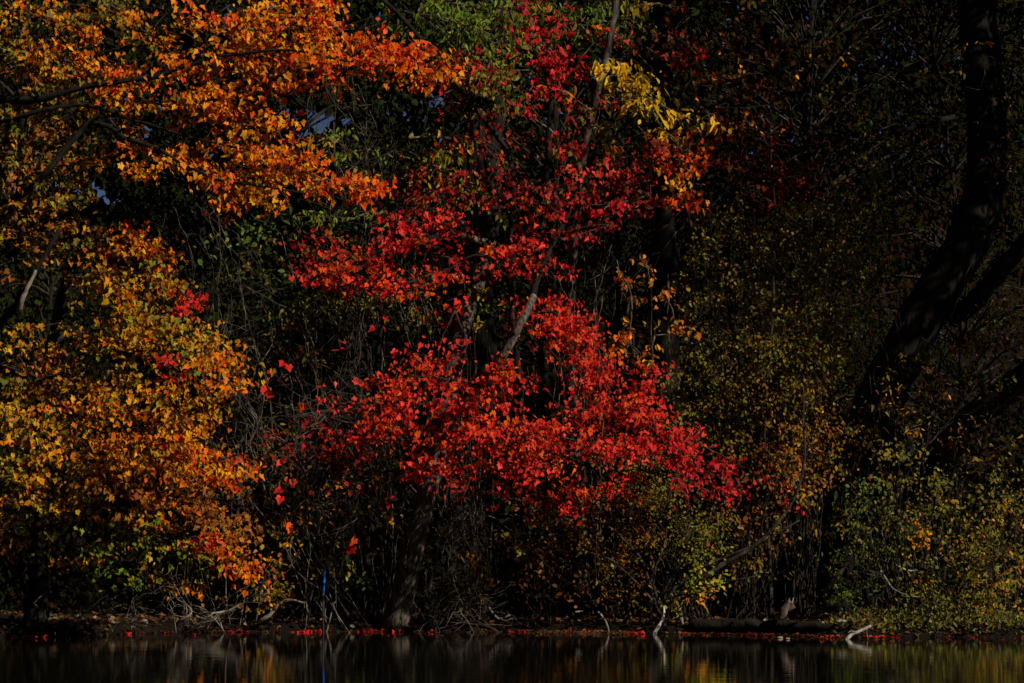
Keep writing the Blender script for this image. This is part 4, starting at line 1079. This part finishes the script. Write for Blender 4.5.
# blue pole
root = empty('blue_pole', ground_pt(324, 40.35), 'thin bright blue pole standing upright at the dark waterline left of centre', 'pole')
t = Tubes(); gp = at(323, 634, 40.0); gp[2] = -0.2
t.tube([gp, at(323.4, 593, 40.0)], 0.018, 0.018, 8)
t.build('shaded_shaft', plain('painted_shade', (0.02, 0.016, 0.012), 0.9), root)  # shade over the lower shaft is put into its dark colour
t = Tubes(); t.tube([at(323.4, 593, 40.0), at(325, 568, 40.0)], 0.018, 0.016, 8)
t.build('shaft', plain('blue_paint', (0.02, 0.22, 0.95), 0.4), root)
t = Tubes(); t.tube([at(325, 568, 40.0), at(325.1, 566.5, 40.0)], 0.019, 0.015, 8)
t.build('cap', plain('dark_blue_paint', (0.01, 0.05, 0.3), 0.4), root)

# dark log on the bank and pale broken stump
root = empty('fallen_log', at(770, 622, 38.9), 'dark rotting log lying along the bank left of the fallen pale branch', 'log')
t = Tubes(); t.tube(smooth_path([at(690, 626, 39.5), at(750, 624, 39.1), at(800, 625, 38.7), at(852, 630, 38.3)], 0.12, 0.015), 0.09, 0.05, 10, 0.1)
t.build('bark', M_DARKBARK, root)
t = Tubes(); t.tube([at(800, 619, 38.6), at(806, 609, 38.4), at(812, 606, 38.3)], 0.03, 0.015, 6)
t.build('branch_stub', M_DARKBARK, root)
root = empty('tree_stump', at(786, 618, 38.8), 'pale brown splintered stump slanting above the dark log', 'stump')
t = Tubes(); t.tube(smooth_path([at(780, 620, 38.7), at(784, 612, 38.7), at(790, 605, 38.8)], 0.04, 0.006), 0.04, 0.075, 9, 0.14)
t.build('wood', bark_material('split_wood', (0.03, 0.02, 0.015), (0.10, 0.07, 0.055)), root)
t = Tubes()
for k in range(6):
    q = at(787 + k * 0.9, 607 + rng.normal(0, 1), 38.8 + rng.normal(0, 0.04)); t.tube([q, q + np.array([0.03, 0, rng.uniform(0.06, 0.14)])], 0.018, 0.002, 4)
t.build('splinters', M_DEAD, root)

# pale stones at the water's edge
for k, (x, y, s, lab) in enumerate([(778, 637, 0.032, 'small pale stone at the waterline under the dark log'),
                                    (786, 638, 0.022, 'tiny pale stone right of the bigger one under the dark log'),
                                    (292, 629, 0.03, 'pale stone on the waterline below the thick arching root')]):
    Yw = CAMZ / ((y - 531.5) / F) * 0.995
    c = np.array([(x - 512) / F * Yw, Yw, 0.01])
    import bmesh
    bm = bmesh.new(); bmesh.ops.create_icosphere(bm, subdivisions=2, radius=s)
    for v in bm.verts:
        n = 1 + 0.18 * math.sin(v.co.x * 60 + k) * math.cos(v.co.y * 50)
        v.co = Vector((v.co.x * n * 1.4, v.co.y * n, v.co.z * n * 0.6))
    me = bpy.data.meshes.new('stone'); bm.to_mesh(me); bm.free()
    me.materials.append(plain('pale_stone', (0.25, 0.22, 0.2), 0.8))
    o = bpy.data.objects.new('stone', me); C.objects.link(o); o.location = tuple(c)
    tag(o, lab, 'stone', 'stones at the waterline')

# =================================================================== LEAF LITTER
lv = Leaves('round')
n = 0
xs, ysl = [], []
def scatter_float(x0, x1, count, s0, s1, pal, name_lv, size=0.07):
    X = rng.uniform(x0, x1, count); dd = -np.abs(rng.normal(0, s1, count)) - s0
    Yv = shore(X) + dd
    P = np.stack([X, Yv, np.full(count, 0.006) + rng.random(count) * 0.012], 1)
    N = np.stack([rng.normal(0, 0.16, count), rng.normal(-0.08, 0.16, count), np.ones(count)], 1)
    a = rng.uniform(0, 6.283, count); D = np.stack([np.cos(a), np.sin(a), np.zeros(count)], 1)
    name_lv.add(P, N, D, size * rng.uniform(0.6, 1.3, count), pick_cols(pal, count))


FL = [('darkred', 3), ('deepred', 2), ('red', 1)]
lf = Leaves('maple')
for seg in range(60):
    x0 = -8.2 + seg * 0.28
    if x0 > 9: break
    m = rng.uniform(0.1, 1.1)
    if x0 < -5.6: m *= 0.35
    if x0 > 5.5: m *= 0.3
    if rng.random() < 0.3: m *= 0.2
    scatter_float(x0, x0 + 0.3, int(26 * m), 0.0, 0.16, [FL[rng.integers(3)], ('darkred', 1), ('brown', 1)], lf, 0.065)
scatter_float(0.3, 1.7, 260, 0.0, 0.5, [('darkred', 2), ('rust', 1), ('brown', 2)], lf, 0.065)
scatter_float(2.4, 5.2, 300, 0.0, 0.35, [('darkred', 1), ('deepred', 3), ('brown', 2)], lf, 0.06)
scatter_float(-8, 8, 70, 0.2, 0.8, [('rust', 1), ('darkred', 3)], lf, 0.06)
o = lf.build('floating_leaves', M_DRY)
tag(o, 'rim of fallen red and brown leaves floating along the waterline', 'fallen leaves', kind='stuff')
lg = Leaves('maple')
count = 4500
X = rng.uniform(-10, 11, count); d = np.abs(rng.gamma(1.2, 2.0, count)); Yv = shore(X) + 0.02 + d
P = np.stack([X, Yv, height(X, Yv) + 0.015 + rng.random(count) * 0.02], 1)
N = np.stack([rng.normal(0, 0.3, count), rng.normal(-0.25, 0.3, count), np.ones(count)], 1)
a = rng.uniform(0, 6.283, count); D = np.stack([np.cos(a), np.sin(a), np.zeros(count)], 1)
K = np.concatenate([pick_cols([('rust', 0.5), ('brown', 4), ('deepred', 3)], 20) for _ in range(count // 20)])
lg.add(P, N, D, 0.10 * rng.uniform(0.6, 1.2, count), K)
o = lg.build('leaf_litter', M_DRY)
tag(o, 'fallen autumn leaves carpeting the bank under the trees', 'leaf litter', kind='stuff')

# grassy ground cover on the low right bank
gl = Leaves('oval')
count = 2600
X = rng.uniform(4.6, 8.2, count); Yv = shore(X) + 0.05 + rng.random(count) * 1.2
keepz = np.clip(wob(X * 2.2, Yv * 2.5) + 0.5, 0, 1.2) * 0.25 * rng.random(count)
P = np.stack([X, Yv, height(X, Yv) + keepz], 1)
N = np.stack([rng.normal(0, 0.4, count), rng.normal(-1, 0.3, count), rng.normal(0.3, 0.2, count)], 1)
D = np.stack([rng.normal(0, 1.2, count), rng.normal(-0.2, 0.9, count), np.ones(count)], 1)
K = np.concatenate([pick_cols([('olive', 3), ('deepolive', 3), ('lime', 0.6), ('brown', 2)], 20) for _ in range(count // 20)])
gl.add(P, N, D, 0.085 * rng.uniform(0.4, 1.3, count), K)
o = gl.build('ground_cover', M_LEAF)
tag(o, 'low green and yellow weeds on the bank at lower right', 'weeds', kind='stuff')

# =================================================================== LIGHT, SKY, CAMERA
SUN_EL, SUN_AZ = 34, 50      # azimuth measured from -Y towards +X
el, az = math.radians(SUN_EL), math.radians(SUN_AZ)
sdir = Vector((math.cos(el) * math.sin(az), -math.cos(el) * math.cos(az), math.sin(el)))
sun = bpy.data.lights.new('Sun', 'SUN'); sun.energy = 5.0; sun.angle = math.radians(0.53); sun.color = (1.0, 0.90, 0.74)
so = bpy.data.objects.new('Sun', sun); C.objects.link(so)
so.rotation_euler = sdir.to_track_quat('Z', 'Y').to_euler(); so.location = (20, -10, 30)

w = bpy.data.worlds.new('World'); bpy.context.scene.world = w; w.use_nodes = True
nt = w.node_tree
bg = nt.nodes['Background']; bg.inputs['Strength'].default_value = 0.05
sky = nt.nodes.new('ShaderNodeTexSky'); sky.sky_type = 'NISHITA'; sky.sun_disc = False
sky.sun_elevation = el
sky.air_density = 0.2; sky.dust_density = 0.2
sky.sun_rotation = math.atan2(sdir.x, sdir.y)
nt.links.new(sky.outputs[0], bg.inputs['Color'])

cam = bpy.data.cameras.new('Camera'); cam.lens = F / 1024 * 36; cam.sensor_width = 36; cam.clip_end = 3000; cam.clip_start = 0.1
co = bpy.data.objects.new('Camera', cam); C.objects.link(co)
co.location = (0, 0, CAMZ); co.rotation_euler = (math.pi / 2 + TILT, 0, 0)
sc = bpy.context.scene
sc.camera = co
sc.view_settings.view_transform = 'Standard'
sc.view_settings.look = 'None'
sc.view_settings.exposure = -0.14
sc.view_settings.gamma = 1.0
sc.render.engine = 'CYCLES'
sc.cycles.max_bounces = 6
sc.cycles.diffuse_bounces = 3
sc.cycles.transmission_bounces = 4
